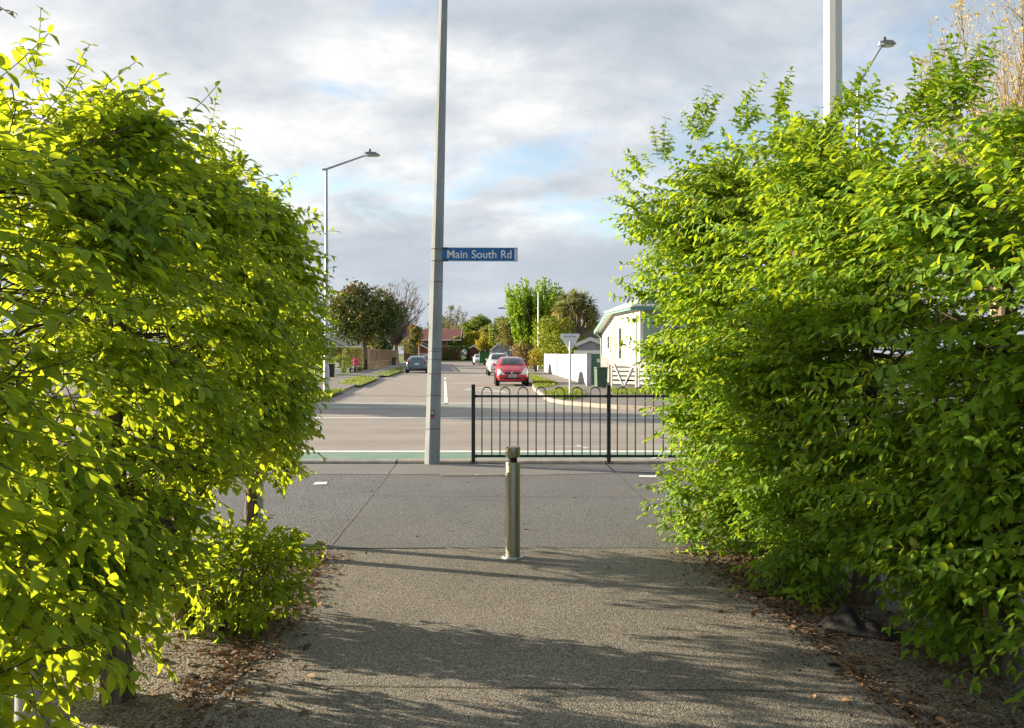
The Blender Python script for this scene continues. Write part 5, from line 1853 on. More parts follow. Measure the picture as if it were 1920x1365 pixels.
def side_shoots(y0, y1, n, cx, zc, hh, hw, sgn, lo=.14, hi=.34):
    out = []
    for i in range(n):
        y = random.uniform(y0, y1)
        b = random.uniform(-.7, .85)
        z = np.interp(y, *zc) + np.interp(y, *hh) * b
        x = np.interp(y, *cx) + sgn * np.interp(y, *hw) * (.98 if z > 1.5 else .7)
        out.append(((x, y, z), (sgn, random.uniform(-.7, .7), random.uniform(-.1, .5)), random.uniform(lo, hi), dict(sag=.5)))
    return out


LT_ = [  # trunk distance, trunk x, r, y0, y1, sprays, label, lean
    (2.75, -1.80, .055, 1.5, 3.35, 430, 'leafy hedge tree nearest the camera filling the left edge', (0, 0)),
    (3.97, -1.835, .058, 3.35, 4.50, 400, 'left hedge tree with its stout bare stem foot showing at the bottom left', (.02, 0)),
    (5.02, -1.915, .050, 4.50, 5.85, 440, 'left hedge tree whose leaning trunk stands inside the low shrub', (-.12, .0)),
    (6.78, -2.06, .052, 5.85, 7.58, 640, 'farthest tree of the left hedge, its rounded end facing the road', (0, .05)),
]
for i, (d, x, r, y0, y1, n, lab, lean) in enumerate(LT_):
    cap = (None, .55) if i == 3 else (None, None)
    pts = hedge_points(y0, y1, LXC, LZC, LHW, LHH, n, r0=.50, p=2.7, endcap=cap, lumpy=.13, side_bias=1, under=LUN, gap=.05)
    sh = top_shoots(y0, y1 - (.4 if i == 3 else 0), 24, LXC, LZC, LHH, LHW, .1, .12, .30) + side_shoots(y0, y1 - (.3 if i == 3 else 0), 26, LXC, LZC, LHH, LHW, 1, .12, .28)
    if i == 1:
        # tall leaders at the top left of the photograph
        for (xa, ya), (xb, yb), L in (((95, 190), (20, 75), .34), ((120, 180), (150, 95), .30), ((150, 200), (245, 118), .32), ((60, 160), (85, 60), .3), ((330, 230), (410, 180), .24)):
            a, b = at(xa, ya, 3.9), at(xb, yb, 3.85)
            sh.append((tuple(a), tuple(b - a), L))
    if i == 3:
        for (xa, ya), (xb, yb), L in (((500, 370), (545, 335), .25), ((560, 430), (600, 400), .2), ((395, 250), (410, 175), .3)):
            a, b = at(xa, ya, 6.9), at(xb, yb, 6.9)
            sh.append((tuple(a), tuple(b - a), L))
    hedge_tree(lab, None, (x, d, -.006), (2.1, 2.3, 2.45, 2.45)[i], r, M['leaf_left'], pts, sh, (.34, .7), lean, KWL, n_limbs=40)

# low shrub around the third trunk of the left hedge
c = g(432, 1180)
P1 = [ball_points((c.x + .02, c.y + .05, .29), (.38, .34, .25), 300, .3), ball_points((c.x + .14, c.y + .0, .37), (.28, .26, .17), 130, .2), ball_points((c.x - .22, c.y + .05, .22), (.20, .22, .16), 60, .2)]
pts = (np.concatenate([p[0] for p in P1]), np.concatenate([p[1] for p in P1]))
t = thing('low_shrub', 'low bushy shrub on the gravel bed at the foot of the left hedge', 'shrub', (c.x, c.y, -.006))
L1, tw = sprays(*pts, length=(.08, .18), step=.03, leaf=(.038, .060), up=.25, out=.8, wild=.7, sag=.5, face=.5)
o_ = np.array([c.x, c.y, -.006])
leaves('foliage', L1[0] - o_, L1[1], L1[2], L1[3], L1[3] * .58, M['leaf_left'], t, L1[4])
sticks('twig', tw[0] - o_, tw[1] - o_, np.full(len(tw[0]), .002), np.full(len(tw[0]), .001), M['twig'], t)
mb = MB()
for i in range(16):
    a = random.uniform(0, 2 * PI)
    limb(mb, (random.uniform(-.06, .06), random.uniform(-.04, .04), 0), (math.cos(a) * .3, math.sin(a) * .26, random.uniform(.25, .55)), .007, .002, 4, .03, 5)
mb.build('stem', M['twig'], t, smooth=True)

# ---- right hedge
RXC = tab((2.4, 2.66), (4, 2.48), (5.5, 2.36), (7, 2.22), (8.3, 2.08))
RHW = tab((2.4, .44), (4, .48), (5.5, .60), (7, .74), (8.3, .74))
RZC = tab((2.4, 1.26), (4, 1.30), (5.5, 1.60), (7, 1.72), (8.3, 1.74))
RHH = tab((2.4, 1.12), (4, 1.18), (5.5, 1.34), (7, 1.48), (8.3, 1.42))
RUN = tab((.2, .30), (.8, .50), (1.6, .76), (2.3, .98), (3.5, 1.0))
KWR = dict(tray=dict(main=(.34, .62), k=7, pull=(-.45, -.12, 0), up=.12, wild=.38, droop=.16, tilt=.22), length=(.10, .21), step=.033, leaf=(.045, .072), up=.16, out=.8, wild=.50, sag=.75, face=.18, pull=(-.42, -.12, 0))
RT_ = [
    (3.05, 2.55, .075, 2.3, 3.75, 380, 'leafy hedge tree nearest the camera filling the right edge', (0, 0)),
    (4.28, 2.46, .075, 3.75, 4.95, 530, 'right hedge tree beside the crumpled black cloth, dark trunk showing in gaps', (.03, .0)),
    (5.53, 2.30, .070, 4.95, 6.25, 680, 'right hedge tree growing directly beside the thick white pole', (.0, .0)),
    (6.95, 2.23, .070, 6.25, 8.35, 920, 'farthest tree of the right hedge, broad crown leaning over the path', (-.12, .1)),
]
for i, (d, x, r, y0, y1, n, lab, lean) in enumerate(RT_):
    cap = (None, .75) if i == 3 else (None, None)
    pts = hedge_points(y0, y1, RXC, RZC, RHW, RHH, n, r0=.50, p=2.35, endcap=cap, lumpy=.17, side_bias=-1, gap=.22, under=RUN, avoid=(1.4, 2.40, 4.45, 5.5, .52))
    extra = []
    if i == 3:
        extra = [ball_points((1.74, 7.2, .42), (.42, .45, .36), 60, .3), ball_points((1.50, 7.5, 2.75), (.42, .5, .45), 60, .3),
                 ball_points((1.70, 7.4, 1.75), (.36, .45, .40), 42, .3), ball_points((1.85, 7.3, 3.0), (.5, .5, .42), 55, .3), ball_points((1.82, 7.6, 1.1), (.36, .45, .35), 32, .3)]
    if i == 2:
        extra = [ball_points((1.98, 5.75, .26), (.26, .30, .26), 28, .2)]
    if extra:
        pts = (np.concatenate([pts[0]] + [e[0] for e in extra]), np.concatenate([pts[1]] + [e[1] for e in extra]))
    sh = top_shoots(y0, y1 - (.5 if i == 3 else 0), 30, RXC, RZC, RHH, RHW, -.3, .18, .42) + side_shoots(y0, y1 - (.4 if i == 3 else 0), 46, RXC, RZC, RHH, RHW, -1, .2, .46)
    tall = []
    if i == 2:
        tall = [((1760, 235), (1782, 78), .52, 5.4), ((1735, 245), (1762, 100), .46, 5.4), ((1800, 220), (1850, 118), .40, 5.3), ((1775, 230), (1815, 95), .42, 5.4), ((1690, 240), (1735, 120), .3, 5.5),
                ((1560, 230), (1590, 140), .34, 5.9), ((1610, 215), (1640, 150), .26, 5.9)]
    if i == 1:
        tall = [((1870, 280), (1900, 225), .2, 4.3), ((1840, 290), (1862, 215), .24, 4.3)]
    if i == 3:
        tall = [((1300, 240), (1345, 183), .34, 7.6), ((1320, 260), (1290, 212), .3, 7.6), ((1460, 215), (1480, 155), .32, 7.0), ((1380, 235), (1425, 175), .3, 7.2),
                ((1215, 400), (1140, 348), .40, 7.7), ((1215, 330), (1185, 290), .26, 7.7), ((1240, 300), (1245, 255), .26, 7.7), ((1225, 450), (1180, 430), .28, 7.6),
                ((1255, 560), (1168, 528), .44, 7.5), ((1260, 540), (1190, 500), .3, 7.5), ((1265, 680), (1162, 628), .40, 7.4), ((1300, 730), (1190, 700), .40, 7.4), ((1290, 715), (1192, 690), .34, 7.3), ((1300, 800), (1222, 776), .28, 7.4),
                ((1300, 930), (1235, 893), .3, 7.2), ((1310, 970), (1232, 962), .3, 7.1), ((1330, 1010), (1262, 1012), .28, 7.0)]
    for (a, b, L, dd) in tall:
        A_, B_ = at(a[0], a[1], dd), at(b[0], b[1], dd)
        for k in range(6):
            j = Vector((random.uniform(-.05, .05), random.uniform(-.12, .12), random.uniform(-.05, .05)))
            sh.append((tuple(A_ + j), tuple((B_ - A_) + j * 1.2), L * random.uniform(.75, 1.12), dict(step=.030)))
    hedge_tree(lab, None, (x, d, -.006), (2.0, 2.1, 2.5, 2.75)[i], r, M['leaf_right'], pts, sh, (.52, .75), lean, KWR, n_limbs=44)

# fallen leaves, bark chips and sticks on the beds (nobody could count them)
def litter(name, n, places, material, size, flat=.25):
    Ps = []
    for (x0, y0, x1, y1, sd, w) in places:
        k = int(n * w)
        s = RNG.uniform(0, 1, k)
        P = np.stack([x0 + (x1 - x0) * s, y0 + (y1 - y0) * s, np.full(k, .002)], 1)
        cc = RNG.uniform(0, 1, max(3, k // 45))
        s = np.clip(np.where(RNG.uniform(0, 1, k) < .6, cc[RNG.integers(0, len(cc), k)] + RNG.normal(0, .03, k), s), 0, 1)
        P[:, 0] = x0 + (x1 - x0) * s; P[:, 1] = y0 + (y1 - y0) * s
        P[:, 0] += RNG.normal(0, sd, k); P[:, 1] += RNG.normal(0, .12, k)
        Ps.append(P)
    P = np.concatenate(Ps); k = len(P)
    P[:, 2] = RNG.uniform(.001, .012, k)
    T = np.column_stack([RNG.normal(0, 1, (k, 2)), RNG.normal(0, flat, k)])
    Nn = np.column_stack([RNG.normal(0, .4, (k, 2)), np.ones(k)])
    L = RNG.uniform(*size, k) * np.exp(RNG.normal(0, .35, k))
    o = leaves(name, P, T, Nn, L, L * RNG.uniform(.3, .6, k), material, droop=.25)
    return tag(o, kind='stuff')


litter('fallen_leaves', 3000, [(-1.40, 3.6, -1.55, 6.9, .09, .40), (-1.30, 3.4, -1.48, 6.6, .13, .22), (-1.75, 3.4, -2.0, 6.8, .30, .22), (-1.28, 5.0, -1.36, 6.2, .08, .06)], M['dead_leaf'], (.012, .045))
litter('bark_chips', 6000, [(1.95, 5.0, 1.62, 6.9, .20, .50), (2.05, 3.4, 2.0, 5.2, .24, .18), (1.78, 3.4, 1.58, 6.4, .06, .18), (2.5, 3.4, 2.2, 7, .3, .1)], M['bark_chip'], (.010, .036))
litter('fallen_leaves', 260, [(-.8, 3.6, -.9, 11, .5, .3), (.6, 3.6, .5, 11, .6, .4), (1.5, 4.0, 1.3, 6.8, .12, .3)], M['dead_leaf'], (.010, .028))
sk = MB()
rr = random.Random(12)
for i in range(70):
    s = rr.uniform(0, 1)
    right = rr.random() < .72
    y = 3.4 + 3.0 * s
    x = (1.95 - .1 * s + rr.gauss(0, .22)) if right else (-1.62 + rr.gauss(0, .16))
    if right and x < 1.74 - .06 * (y - 3.67):
        x = 1.8
    a = rr.uniform(0, PI); L = rr.uniform(.05, .22)
    pts = [(x + math.cos(a) * L * (u - .5) + .02 * math.sin(3 * u + i), y + math.sin(a) * L * (u - .5), .006 + .008 * math.sin(u * 3)) for u in (0, .25, .5, .75, 1)]
    sk.tube(pts, [.003, .0035, .003, .0025, .0015], 5)
tag(sk.build('stick_litter', M['stick'], smooth=True), kind='stuff')
# ================================================================ far trees and shrubs
def crown_leaves(name, lobes, n, size, material, parent, seed=0, shell=.45, upright=.0, aspect=.6, rnd_by_z=None, elong=1.0):
    """leaf clumps through a set of ellipsoid lobes [(centre, radii)] in the thing's own space"""
    r = np.random.default_rng(seed)
    vol = np.array([(l[1][0] * l[1][1] * l[1][2]) ** .72 for l in lobes]); vol /= vol.sum()
    idx = r.choice(len(lobes), n, p=vol)
    Cn = np.array([l[0] for l in lobes])[idx]; Rd = np.array([l[1] for l in lobes])[idx]
    d = unit(r.normal(0, 1, (n, 3)))
    rad = r.uniform(shell ** 3, 1.0, n) ** (1 / 3) * r.choice([1.0, 1.0, 1.0, 1.12], n)
    P = Cn + d * Rd * rad[:, None]
    T = unit(r.normal(0, 1, (n, 3)) + np.array([0, 0, upright]) + d * .6)
    Nn = unit(d + r.normal(0, .6, (n, 3)) + np.array([0, 0, .3]))
    L = r.uniform(.6, 1.3, n) * size
    lo = r.uniform(0, 1, len(lobes))[idx]
    rn = np.clip(lo * .55 + r.uniform(0, .45, n), 0, 1)
    ok = P[:, 2] > .05
    return leaves(name, P[ok], T[ok], Nn[ok], L[ok] * elong, (L * aspect)[ok], material, parent, rn[ok], droop=.2)


def lobes_in(c, rad, k, seed, lr=(.28, .45), flat=.85, lo=-1.0):
    r = np.random.default_rng(seed)
    out = [(np.array(c), np.array(rad) * .62)]
    for i in range(k):
        d = unit(r.normal(0, 1, 3))
        if d[2] < lo:
            d[2] = -d[2]
        q = np.array(c) + d * np.array(rad) * r.uniform(.58, .80)
        s = r.uniform(*lr) * min(rad[0], rad[2])
        out.append((q, np.array([s, s, s * flat])))
    return out


def trunk_mb(h, r, forks, reach, seed, zf=.45):
    rr_ = random.Random(seed)
    mb = MB()
    mb.tube([(0, 0, -.05), (0, 0, .2), (rr_.uniform(-.1, .1), 0, h * zf), (rr_.uniform(-.2, .2), rr_.uniform(-.2, .2), h * .9)], [r * 1.4, r * 1.1, r * .85, r * .3], 9)
    for i in range(forks):
        a = rr_.uniform(0, 2 * PI)
        z0 = h * rr_.uniform(zf * .7, .7)
        p1 = Vector((math.cos(a) * reach * .45, math.sin(a) * reach * .45, z0 + (h - z0) * .45))
        p2 = Vector((math.cos(a) * reach * .9, math.sin(a) * reach * .9, z0 + (h - z0) * .85))
        mb.tube([(0, 0, z0), p1, p2], [r * .5, r * .35, r * .1], 6)
    return mb


def leafy_tree(name, label, loc, h, rad, zc, material, n, size, seed, trunk_r=.18, k=26, cat='tree', lr=(.28, .45), second=None, shell=.45, **kw):
    t = thing(name, label, cat, loc)
    trunk_mb(h * .85, trunk_r, 7, rad[0], seed).build('trunk', M['bark'], t, smooth=True)
    lb = lobes_in((0, 0, zc), rad, k, seed, lr)
    crown_leaves('crown', lb, n, size, material, t, seed, shell, **kw)
    if second:
        m2, n2, zshift = second
        lb2 = [(c + np.array([0, 0, zshift]), r_) for c, r_ in lb[1:] if c[2] > zc - rad[2] * .1]
        crown_leaves('crown', lb2, n2, size, m2, t, seed + 5, .6, **kw)
    return t


def bush(name, label, loc, rad, material, n, size, seed, zc=None, k=14, cat='shrub', stem=True, lr=(.3, .5), **kw):
    t = thing(name, label, cat, loc)
    zc = zc if zc is not None else rad[2] * .95
    crown_leaves('foliage', lobes_in((0, 0, zc), rad, k, seed, lr), n, size, material, t, seed, **kw)
    mb = MB()
    for i in range(5):
        a = i * 1.3
        mb.tube([(math.cos(a) * .05, math.sin(a) * .05, -.03), (math.cos(a) * rad[0] * .4, math.sin(a) * rad[1] * .4, zc)], [.05, .015], 5)
    mb.build('stem', M['bark'], t)
    return t


def clipped(name, label, loc, size, material, n, leaf, seed, rz=0.0, cat='hedge', round_=3.5):
    """clipped hedge block: leaves over a rounded box, twiggy core inside"""
    t = thing(name, label, cat, loc, rz)
    r = np.random.default_rng(seed)
    sx, sy, sz = size
    d = r.uniform(-1, 1, (n * 3, 3))
    q = np.max(np.abs(d), axis=1); d = d / q[:, None]
    pn = (np.abs(d) ** round_).sum(1) ** (1 / round_)
    P = d / pn[:, None] * np.array([sx / 2, sy / 2, sz / 2]) * r.uniform(.9, 1.03, len(d))[:, None]
    P[:, 2] += sz / 2
    P = P[P[:, 2] > .03][:n]
    k = len(P)
    O = unit((P - np.array([0, 0, sz / 2])) / np.array([sx, sy, sz]))
    L = r.uniform(.6, 1.3, k) * leaf
    leaves('foliage', P, unit(r.normal(0, 1, (k, 3)) + O * .5), unit(O + r.normal(0, .5, (k, 3))), L, L * .6, material, t, r.uniform(0, 1, k))
    mb = MB()
    for i in range(max(4, int(sx * sy * 1.5))):
        x, y = r.uniform(-sx * .4, sx * .4), r.uniform(-sy * .4, sy * .4)
        mb.tube([(x, y, -.02), (x + r.uniform(-.2, .2), y, sz * .8)], [.06, .02], 5)
    mb.build('stem', M['bark'], t)
    return t


def fan_tree(name, label, loc, fork, c, rad, material, seed, mains=24, subs=12, r0=.25, fine=.010, emin=.12, leafs=None, leaf_n=0, leaf_size=.12):
    """a short trunk whose boughs fan out to fill an ellipsoid crown (centre c, radii rad, own space)"""
    t = thing(name, label, 'tree', loc)
    rr_ = random.Random(seed)
    c = Vector(c); rad = Vector(rad)
    F = Vector((0, 0, fork))
    A, B, Ra, Rb = [], [], [], []

    def reach(p, d):
        q = Vector(((p.x - c.x) / rad.x, (p.y - c.y) / rad.y, (p.z - c.z) / rad.z)); e = Vector((d.x / rad.x, d.y / rad.y, d.z / rad.z))
        a_, b_, c_ = e.dot(e), 2 * q.dot(e), q.dot(q) - 1
        D_ = b_ * b_ - 4 * a_ * c_
        return (-b_ + math.sqrt(D_)) / (2 * a_) if D_ > 0 else .5

    def run(p, d, L, r, n, jit):
        pts = [p]
        for i in range(n):
            d = (d + Vector((rr_.gauss(0, jit), rr_.gauss(0, jit), rr_.gauss(0, jit) + .02))).normalized()
            e = pts[-1] + d * (L / n)
            A.append(tuple(pts[-1])); B.append(tuple(e)); Ra.append(max(fine, r * (1 - .8 * i / n))); Rb.append(max(fine * .8, r * (1 - .8 * (i + 1) / n)))
            pts.append(e)
        return pts, d

    def turn(d, ang):
        o = d.orthogonal().normalized(); o.rotate(Matrix.Rotation(rr_.uniform(0, 2 * PI), 3, d))
        return (d * math.cos(ang) + o * math.sin(ang)).normalized()
    for i in range(mains):
        zz = emin + (1 - emin) * (i + .5) / mains
        az = i * 2.39996
        s = math.sqrt(max(0, 1 - zz * zz))
        d = Vector((math.cos(az) * s * rad.x, math.sin(az) * s * rad.y, zz * rad.z)).normalized()
        pts, dd = run(F + Vector((0, 0, rr_.uniform(-.25, .1) * fork)), d, reach(F, d) * rr_.uniform(.86, 1.0), r0 * .34, 6, .06)
        for j in range(subs):
            k = rr_.randint(1, 5)
            p = pts[k].lerp(pts[k + 1], rr_.random())
            d2 = turn((pts[k + 1] - pts[k]).normalized(), rr_.uniform(.3, .75))
            L = max(.3, min(reach(p, d2), rad.z * .62)) * rr_.uniform(.6, 1.0)
            p2, _ = run(p, d2, L, r0 * .11, 3, .08)
            for m in range(4):
                q = p2[rr_.randint(1, 3)]
                d3 = turn(d2, rr_.uniform(.3, .7))
                run(q, d3, max(.2, min(reach(q, d3), rad.z * .25)) * rr_.uniform(.6, 1.05), fine, 2, .08)
    mb = MB()
    mb.tube([(0, 0, -.05), (0, 0, .3), (rr_.uniform(-.08, .08), 0, fork * .6), (0, 0, fork * 1.05)], [r0 * 1.35, r0 * 1.05, r0 * .9, r0 * .6], 10)
    mb.build('trunk', material, t, smooth=True)
    A = np.array(A); B = np.array(B)
    sticks('branch', A, B, np.array(Ra), np.array(Rb), material, t)
    if leafs:
        r = np.random.default_rng(seed)
        sel = r.integers(0, len(B), leaf_n * 3)
        sel = sel[np.array(Ra)[sel] < r0 * .12][:leaf_n]
        n_ = len(sel)
        L = r.uniform(.6, 1.3, n_) * leaf_size
        leaves('crown', B[sel] + r.normal(0, leaf_size * .6, (n_, 3)), r.normal(0, 1, (n_, 3)), r.normal(0, 1, (n_, 3)), L, L * .6, leafs, t, r.uniform(0, 1, n_))
    return t


def px_rad(x0, x1, y0, y1, d):
    s = d / FOC
    return (x1 - x0) * s / 2, (y1 - y0) * s / 2, hz((y0 + y1) / 2, d), hz(y0, d), ((x0 + x1) / 2 - CX) * s


# magnolia with bronze leaf backs on the left
d = 98
rx, rzv, zc, h, X = px_rad(617, 752, 533, 648, d)
leafy_tree('magnolia_tree', 'broad dark magnolia with bronze top leaves behind the timber fence', (X, d, .03), h, (rx * 1.16, 3.4, rzv * 1.12), zc - .15, M['magnolia_leaf'], 10500, .33, 31, .28, 44, second=(M['magnolia_bronze'], 1500, .25), lr=(.24, .40))
# big bare round tree
d = 135
p = at(742, 0, d)
rx, rzv, zc, h, X = px_rad(690, 796, 518, 622, d)
fan_tree('bare_tree', 'large leafless tree with a rounded fan of fine twigs', (X, d, .03), 3.6, (0, 0, zc), (rx, rx, rzv * 1.05), M['bark_grey'], 5, mains=44, subs=17, r0=.42, fine=.026)
d = 150
rx, rzv, zc, h, X = px_rad(745, 800, 588, 640, d)
fan_tree('bare_tree', 'low reddish leafless shrubby tree right of the bare round tree', (X, d, .03), 1.6, (0, 0, zc), (rx, rx, rzv * 1.02), mat('red_twig', (.16, .085, .07), (.10, .055, .045), 8, .9), 9, mains=16, subs=10, r0=.2, fine=.02)
d = 92
rx, rzv, zc, h, X = px_rad(738, 772, 585, 655, d)
leafy_tree('bronze_tree', 'small brownish tree hanging over the far end of the timber fence', (X, d + 12, .03), h, (rx, 1.4, rzv * .8), zc, M['olive_leaf'], 1500, .22, 37, .1, 12, second=(M['russet_leaf'], 160, .1))
d = 94
rx, rzv, zc, h, X = px_rad(683, 712, 622, 652, d)
bush('forsythia_bush', 'bright yellow flowering bush under the magnolia', (X * 1.13, 106, .03), (rx * 1.1, .8, rzv * 1.1), M['yellow_leaf'], 900, .16, 41, zc=zc)
d = 128
rx, rzv, zc, h, X = px_rad(746, 781, 634, 668, d)
bush('topiary_bush', 'round clipped bush with pale new growth beside the warning sign', (X, d, .03), (rx * .92, 1.2, rzv * .95), M['olive_leaf'], 1600, .17, 43, zc=zc, k=10, lr=(.5, .7))
# clipped shrubs by the left footpath
clipped('clipped_bush', 'low domed clipped bush behind the letterbox', (at(641, 0, 68).x, 68, .02), (1.75, 1.6, hz(667, 68)), M['mid_leaf'], 1500, .10, 51, cat='shrub', round_=2.3)
clipped('clipped_hedge', 'taller square clipped hedge left of the timber fence', (at(660, 0, 75).x, 75.5, .02), (1.7, 2.0, hz(653, 75)), M['olive_leaf'], 2200, .11, 52, round_=5)
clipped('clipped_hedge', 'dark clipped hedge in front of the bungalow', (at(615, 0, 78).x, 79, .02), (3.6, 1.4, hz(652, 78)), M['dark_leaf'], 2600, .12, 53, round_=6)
p = at(664, 0, 70.6)
bush('azalea_bush', 'vivid pink flowering azalea beside the white garden wall', (p.x, 71, .02), (.24, .3, .46), M['pink_petal'], 420, .09, 54, zc=.80, k=6, lr=(.5, .8))
p = at(619, 0, 61)
bush('flower_clump', 'yellow flower clump next to the letterbox', (p.x, 61.5, .02), (.22, .25, .26), M['yellow_petal'], 220, .08, 55, zc=.62, k=6)

# right side of the street
d = 86
rx, rzv, zc, h, X = px_rad(945, 1060, 522, 648, d)
t = thing('willow_tree', 'tall bright green tree of upright leafy shoots behind the red car', 'tree', (X, d, .03))
trunk_mb(h * .7, .24, 10, rx * .8, 61).build('trunk', M['bark'], t, smooth=True)
r = np.random.default_rng(61)
LB = []
for i in range(78):
    a = r.uniform(0, 2 * PI); q = math.sqrt(r.uniform(0, 1))
    x, y = math.cos(a) * q * rx * .62, math.sin(a) * q * 2.0
    z0 = r.uniform(1.8, h * .62)
    ln = (h - z0) * r.uniform(.55, 1.0) * (1 - .28 * q * q)
    ox, oy = x * .55, y * .4
    for s in np.linspace(0, 1, 8):
        LB.append((np.array([x + ox * s, y + oy * s, z0 + ln * s]), np.array([.26 - .12 * s, .26 - .12 * s, .42])))
crown_leaves('crown', LB, 17000, .28, M['bright_leaf'], t, 61, .2, upright=1.0, aspect=.5)
d = 80
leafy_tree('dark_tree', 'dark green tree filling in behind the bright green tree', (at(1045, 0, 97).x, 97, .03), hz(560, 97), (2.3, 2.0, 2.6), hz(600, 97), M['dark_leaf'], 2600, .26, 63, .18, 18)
d = 73
rx, rzv, zc, h, X = px_rad(993, 1098, 594, 694, d)
bush('round_bush', 'big rounded yellow green bush spilling over the white paling fence', (X + .15, d + 1.4, .03), (rx * 1.20, 2.2, rzv * 1.14), M['lime_leaf'], 7500, .17, 65, zc=zc + .05, k=30, lr=(.24, .38))
p = at(1004, 0, 73)
bush('climbing_bush', 'bright creeper tumbling down to the footpath beside the round bush', (p.x, 72.5, .02), (.62, .6, 1.25), M['yellow_leaf'], 900, .13, 66, zc=1.35, k=12, lr=(.4, .6), shell=.3)
# cabbage tree
d = 76
p = at(1081, 0, d)
t = thing('cabbage_tree', 'cabbage tree with tufted sword leaf heads behind the white fence', 'tree', (p.x, d, .03))
mb = MB()
heads = [(-1.55, 0, 5.6), (-1.0, .4, 6.35), (-.25, -.3, 6.6), (.5, .2, 6.45), (1.15, -.1, 5.85), (1.55, .2, 5.0), (-1.25, -.4, 5.0), (.15, .5, 5.8), (.85, .5, 5.2), (-.5, -.5, 5.7), (1.35, -.3, 4.5)]
mb.tube([(0, 0, -.05), (.05, 0, 1.5), (.05, 0, 2.9)], [.34, .27, .24], 10)
for hx, hy, hzv in heads:
    mb.tube([(.05, 0, 2.7), (hx * .35, hy * .4, 3.5), (hx * .75, hy * .8, hzv - 1.0), (hx, hy, hzv)], [.17, .13, .10, .08], 7)
mb.build('trunk', M['bark_grey'], t, smooth=True)
r = np.random.default_rng(71)
for kind, nm, mt_ in ((0, 'crown', M['cabbage_leaf']), (1, 'dead_skirt', M['straw_leaf'])):
    Ps, Ts, Ns, Ls = [], [], [], []
    for hx, hy, hzv in heads:
        m = 90 if kind == 0 else 34
        dd = unit(r.normal(0, 1, (m, 3)) + np.array([0, 0, .55 if kind == 0 else -1.2]))
        Ps.append(np.tile([hx, hy, hzv - (0 if kind == 0 else .3)], (m, 1)) + dd * .08); Ts.append(dd); Ns.append(unit(np.array([0, 0, 1.0]) + r.normal(0, .3, (m, 3)))); Ls.append(r.uniform(.6, .95, m))
    Ps, Ts, Ns, Ls = [np.concatenate(v) for v in (Ps, Ts, Ns, Ls)]
    leaves(nm, Ps, Ts, Ns, Ls, np.full(len(Ls), .11), mt_, t, r.uniform(0, 1, len(Ls)), droop=.45)
# flax and russet shrubs behind the white wagon
d = 92
rx, rzv, zc, h, X = px_rad(948, 992, 612, 690, d)
bush('russet_shrub', 'orange and russet shrub below the bright green tree', (X + .3, d, .03), (rx, 1.4, rzv * .55), M['russet_leaf'], 1500, .20, 73, zc=hz(640, d), k=14)
bush('flax_bush', 'straw coloured shaggy flax leaning over the footpath behind the red car', (at(984, 0, 84).x, 85, .03), (1.15, 1.0, 1.35), M['flax_leaf'], 1400, .40, 75, zc=1.55, k=12, upright=.2, aspect=.18)
bush('loose_shrub', 'loose olive coloured shrub above the white wagon', (at(957, 0, 100).x, 100, .03), (1.5, 1.3, 1.6), M['olive_leaf'], 1500, .22, 76, zc=hz(622, 100), k=12, shell=.3)
bush('olive_shrub', 'grey green shrub left of the russet shrub', (at(946, 0, 112).x, 112, .03), (1.5, 1.3, 2.0), M['olive_leaf'], 1200, .22, 77, zc=hz(628, 112), k=12)

# end of the street
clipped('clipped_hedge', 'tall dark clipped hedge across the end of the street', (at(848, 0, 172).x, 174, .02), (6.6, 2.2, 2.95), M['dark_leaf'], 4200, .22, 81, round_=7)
d = 215
rx, rzv, zc, h, X = px_rad(824, 880, 569, 640, d)
fan_tree('budding_tree', 'tall thinly leafed tree with pale twigs behind the end hedge', (X, d, .02), 4.5, (0, 0, zc), (rx, rx, rzv), M['bark_grey'], 15, mains=30, subs=12, r0=.36, fine=.026, leafs=M['olive_leaf'], leaf_n=3400, leaf_size=.30)
rx, rzv, zc, h, X = px_rad(866, 921, 588, 646, 200)
leafy_tree('round_tree', 'large round dark green tree behind the maroon garage', (X, 205, .02), h, (rx * 1.12, 3.4, rzv * 1.1), zc, M['mid_leaf'], 6500, .46, 83, .3, 30)
for i, (x0, x1, y0, y1, dd, m_, lab, nm) in enumerate([
    (828, 872, 612, 652, 190, 'olive_leaf', 'yellow green bush above the left part of the end hedge', 'garden_bush'),
    (862, 905, 624, 652, 186, 'yellow_leaf', 'bright yellow bush above the maroon garage', 'garden_bush'),
    (898, 928, 626, 660, 168, 'yellow_leaf', 'yellow green shrub right of the maroon garage', 'garden_bush'),
    (896, 928, 612, 640, 195, 'olive_leaf', 'olive shrub below the round tree on the right', 'garden_bush'),
    (842, 868, 634, 652, 182, 'mid_leaf', 'dark green bush just over the end hedge', 'garden_bush'),
    (918, 962, 592, 660, 150, 'mid_leaf', 'rounded green tree left of the bright green tree', 'garden_tree'),
    (800, 840, 596, 640, 230, 'dark_leaf', 'dark tree just right of the concrete pole in the distance', 'garden_tree'),
    (690, 752, 606, 664, 158, 'dark_leaf', 'dark green tree between the magnolia and the bare tree', 'garden_tree'),
    (745, 800, 612, 652, 215, 'russet_leaf', 'brown hazy tree behind the red brick house', 'garden_tree'),
]):
    rx, rzv, zc, h, X = px_rad(x0 - 4, x1 + 4, y0 - 3, y1 + 6, dd)
    if nm == 'garden_tree':
        leafy_tree(nm, lab, (X, dd, .02), h, (rx, rx * .9, rzv), zc, M[m_], 3400, .40, 90 + i, .2, 18)
    else:
        bush(nm, lab, (X, dd, .02), (rx, rx * .8, rzv), M[m_], 2600, .34, 90 + i, zc=zc, k=16)
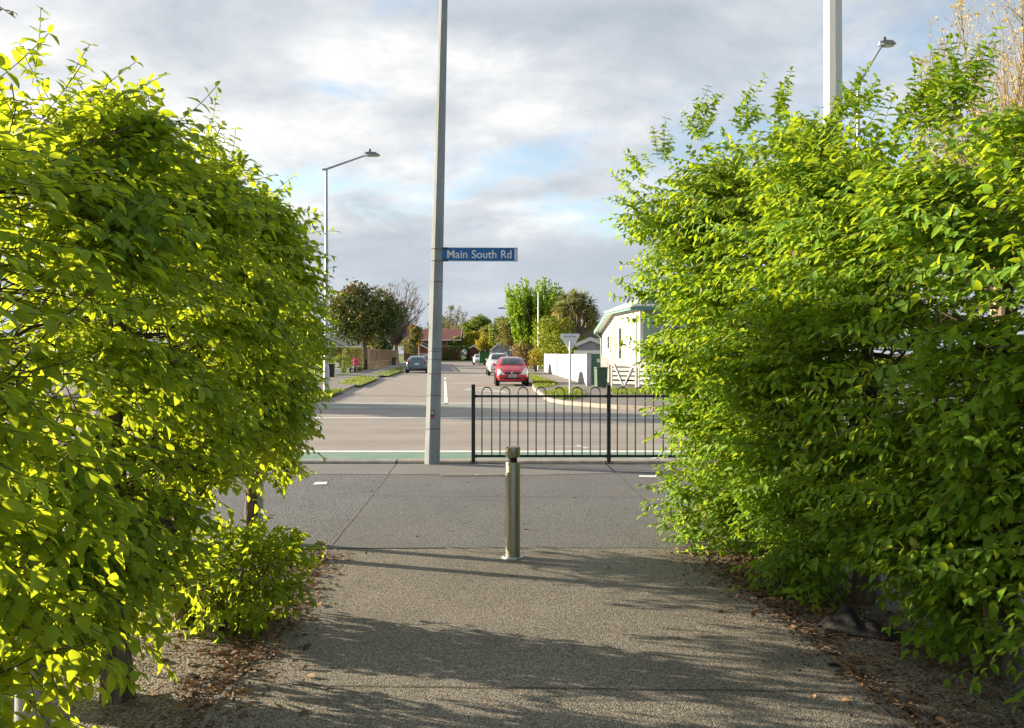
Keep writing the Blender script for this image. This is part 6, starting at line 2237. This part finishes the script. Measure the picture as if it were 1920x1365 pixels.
# hedge trees that close the horizon far behind the houses
for i, (x0, x1, y0, dd, m_) in enumerate([(540, 640, 610, 240, 'dark_leaf'), (1085, 1150, 622, 190, 'dark_leaf'), (1120, 1260, 612, 210, 'mid_leaf')]):
    rx, rzv, zc, h, X = px_rad(x0, x1, y0, 655, dd)
    leafy_tree('background_tree', ('dark tree far off behind the left street lamp', 'distant dark tree behind the grey shed', 'distant green tree behind the white house')[i], (X, dd, .02), h, (rx, 4, rzv), zc, M[m_], 1800, .5, 110 + i, .3, 20)

# tall poplar with new straw-coloured leaves at the top right, two stems
for i, (xp, d, ytop, lab) in enumerate(((1868, 44, -30, 'tall straw coloured budding poplar rising above the right hedge'), (1990, 47, 20, 'second budding poplar cut off by the right edge'))):
    p = at(xp, 0, d)
    fan_tree('poplar_tree', lab, (p.x, d, .02), 5.0, (0, 0, 11.5), (4.6, 4.0, hz(ytop, d) - 11.5), M['straw_twig'], 101 + i, mains=40, subs=16, r0=.34, fine=.0085, emin=.40, leafs=M['straw_leaf'], leaf_n=9000, leaf_size=.13)

# trees on the far left corner, hidden by the left hedge, whose shade falls across the main road
for i, (x, y, h, lab) in enumerate(((-21, 30.2, 7.0, 'corner garden tree behind the left hedge throwing shade on the road'), (-34, 36.3, 8.0, 'bigger garden tree farther left behind the left hedge'))):
    leafy_tree('garden_tree', lab, (x, y, .02), h, (2.6 + .6 * i, 1.2, h * .36), h * .6, M['mid_leaf'], 2600, .34, 120 + i, .2, 20)

# twig of an overhanging branch in the top left corner
t = thing('overhanging_tree', 'small leafy twig reaching into the top left corner', 'tree', (-4.6, 4.6, -.04))
mb = MB()
mb.tube([(0, 0, -.05), (.1, .3, 2.2), (.5, .2, 3.3), (1.1, -.05, 3.75)], [.12, .09, .05, .02], 9)
mb.tube([(1.1, -.05, 3.75), (1.65, -.3, 3.62), (2.14, -.5, 3.30)], [.018, .009, .003], 6)
mb.build('trunk', M['bark'], t, smooth=True)
P, O = ball_points((.3, .2, 4.1), (.9, .8, .6), 160, .2)
L1, tw = sprays(P, O, length=(.1, .25), step=.04, leaf=(.03, .05))
q = np.array([[2.0, -.45, 3.40], [2.08, -.50, 3.36], [2.13, -.5, 3.31], [2.05, -.46, 3.34], [2.14, -.52, 3.29]])
L2, tw2 = sprays(q, unit(np.array([[.6, -.3, -.4]] * 5)), length=(.05, .1), step=.03, leaf=(.022, .034))
LL = [np.concatenate([a, b]) for a, b in zip(L1, L2)]
leaves('crown', LL[0], LL[1], LL[2], LL[3], LL[3] * .55, M['olive_leaf'], t, LL[4])
sticks('twig', np.concatenate([tw[0], tw2[0]]), np.concatenate([tw[1], tw2[1]]), np.full(len(tw[0]) + len(tw2[0]), .003), np.full(len(tw[0]) + len(tw2[0]), .002), M['twig'], t)
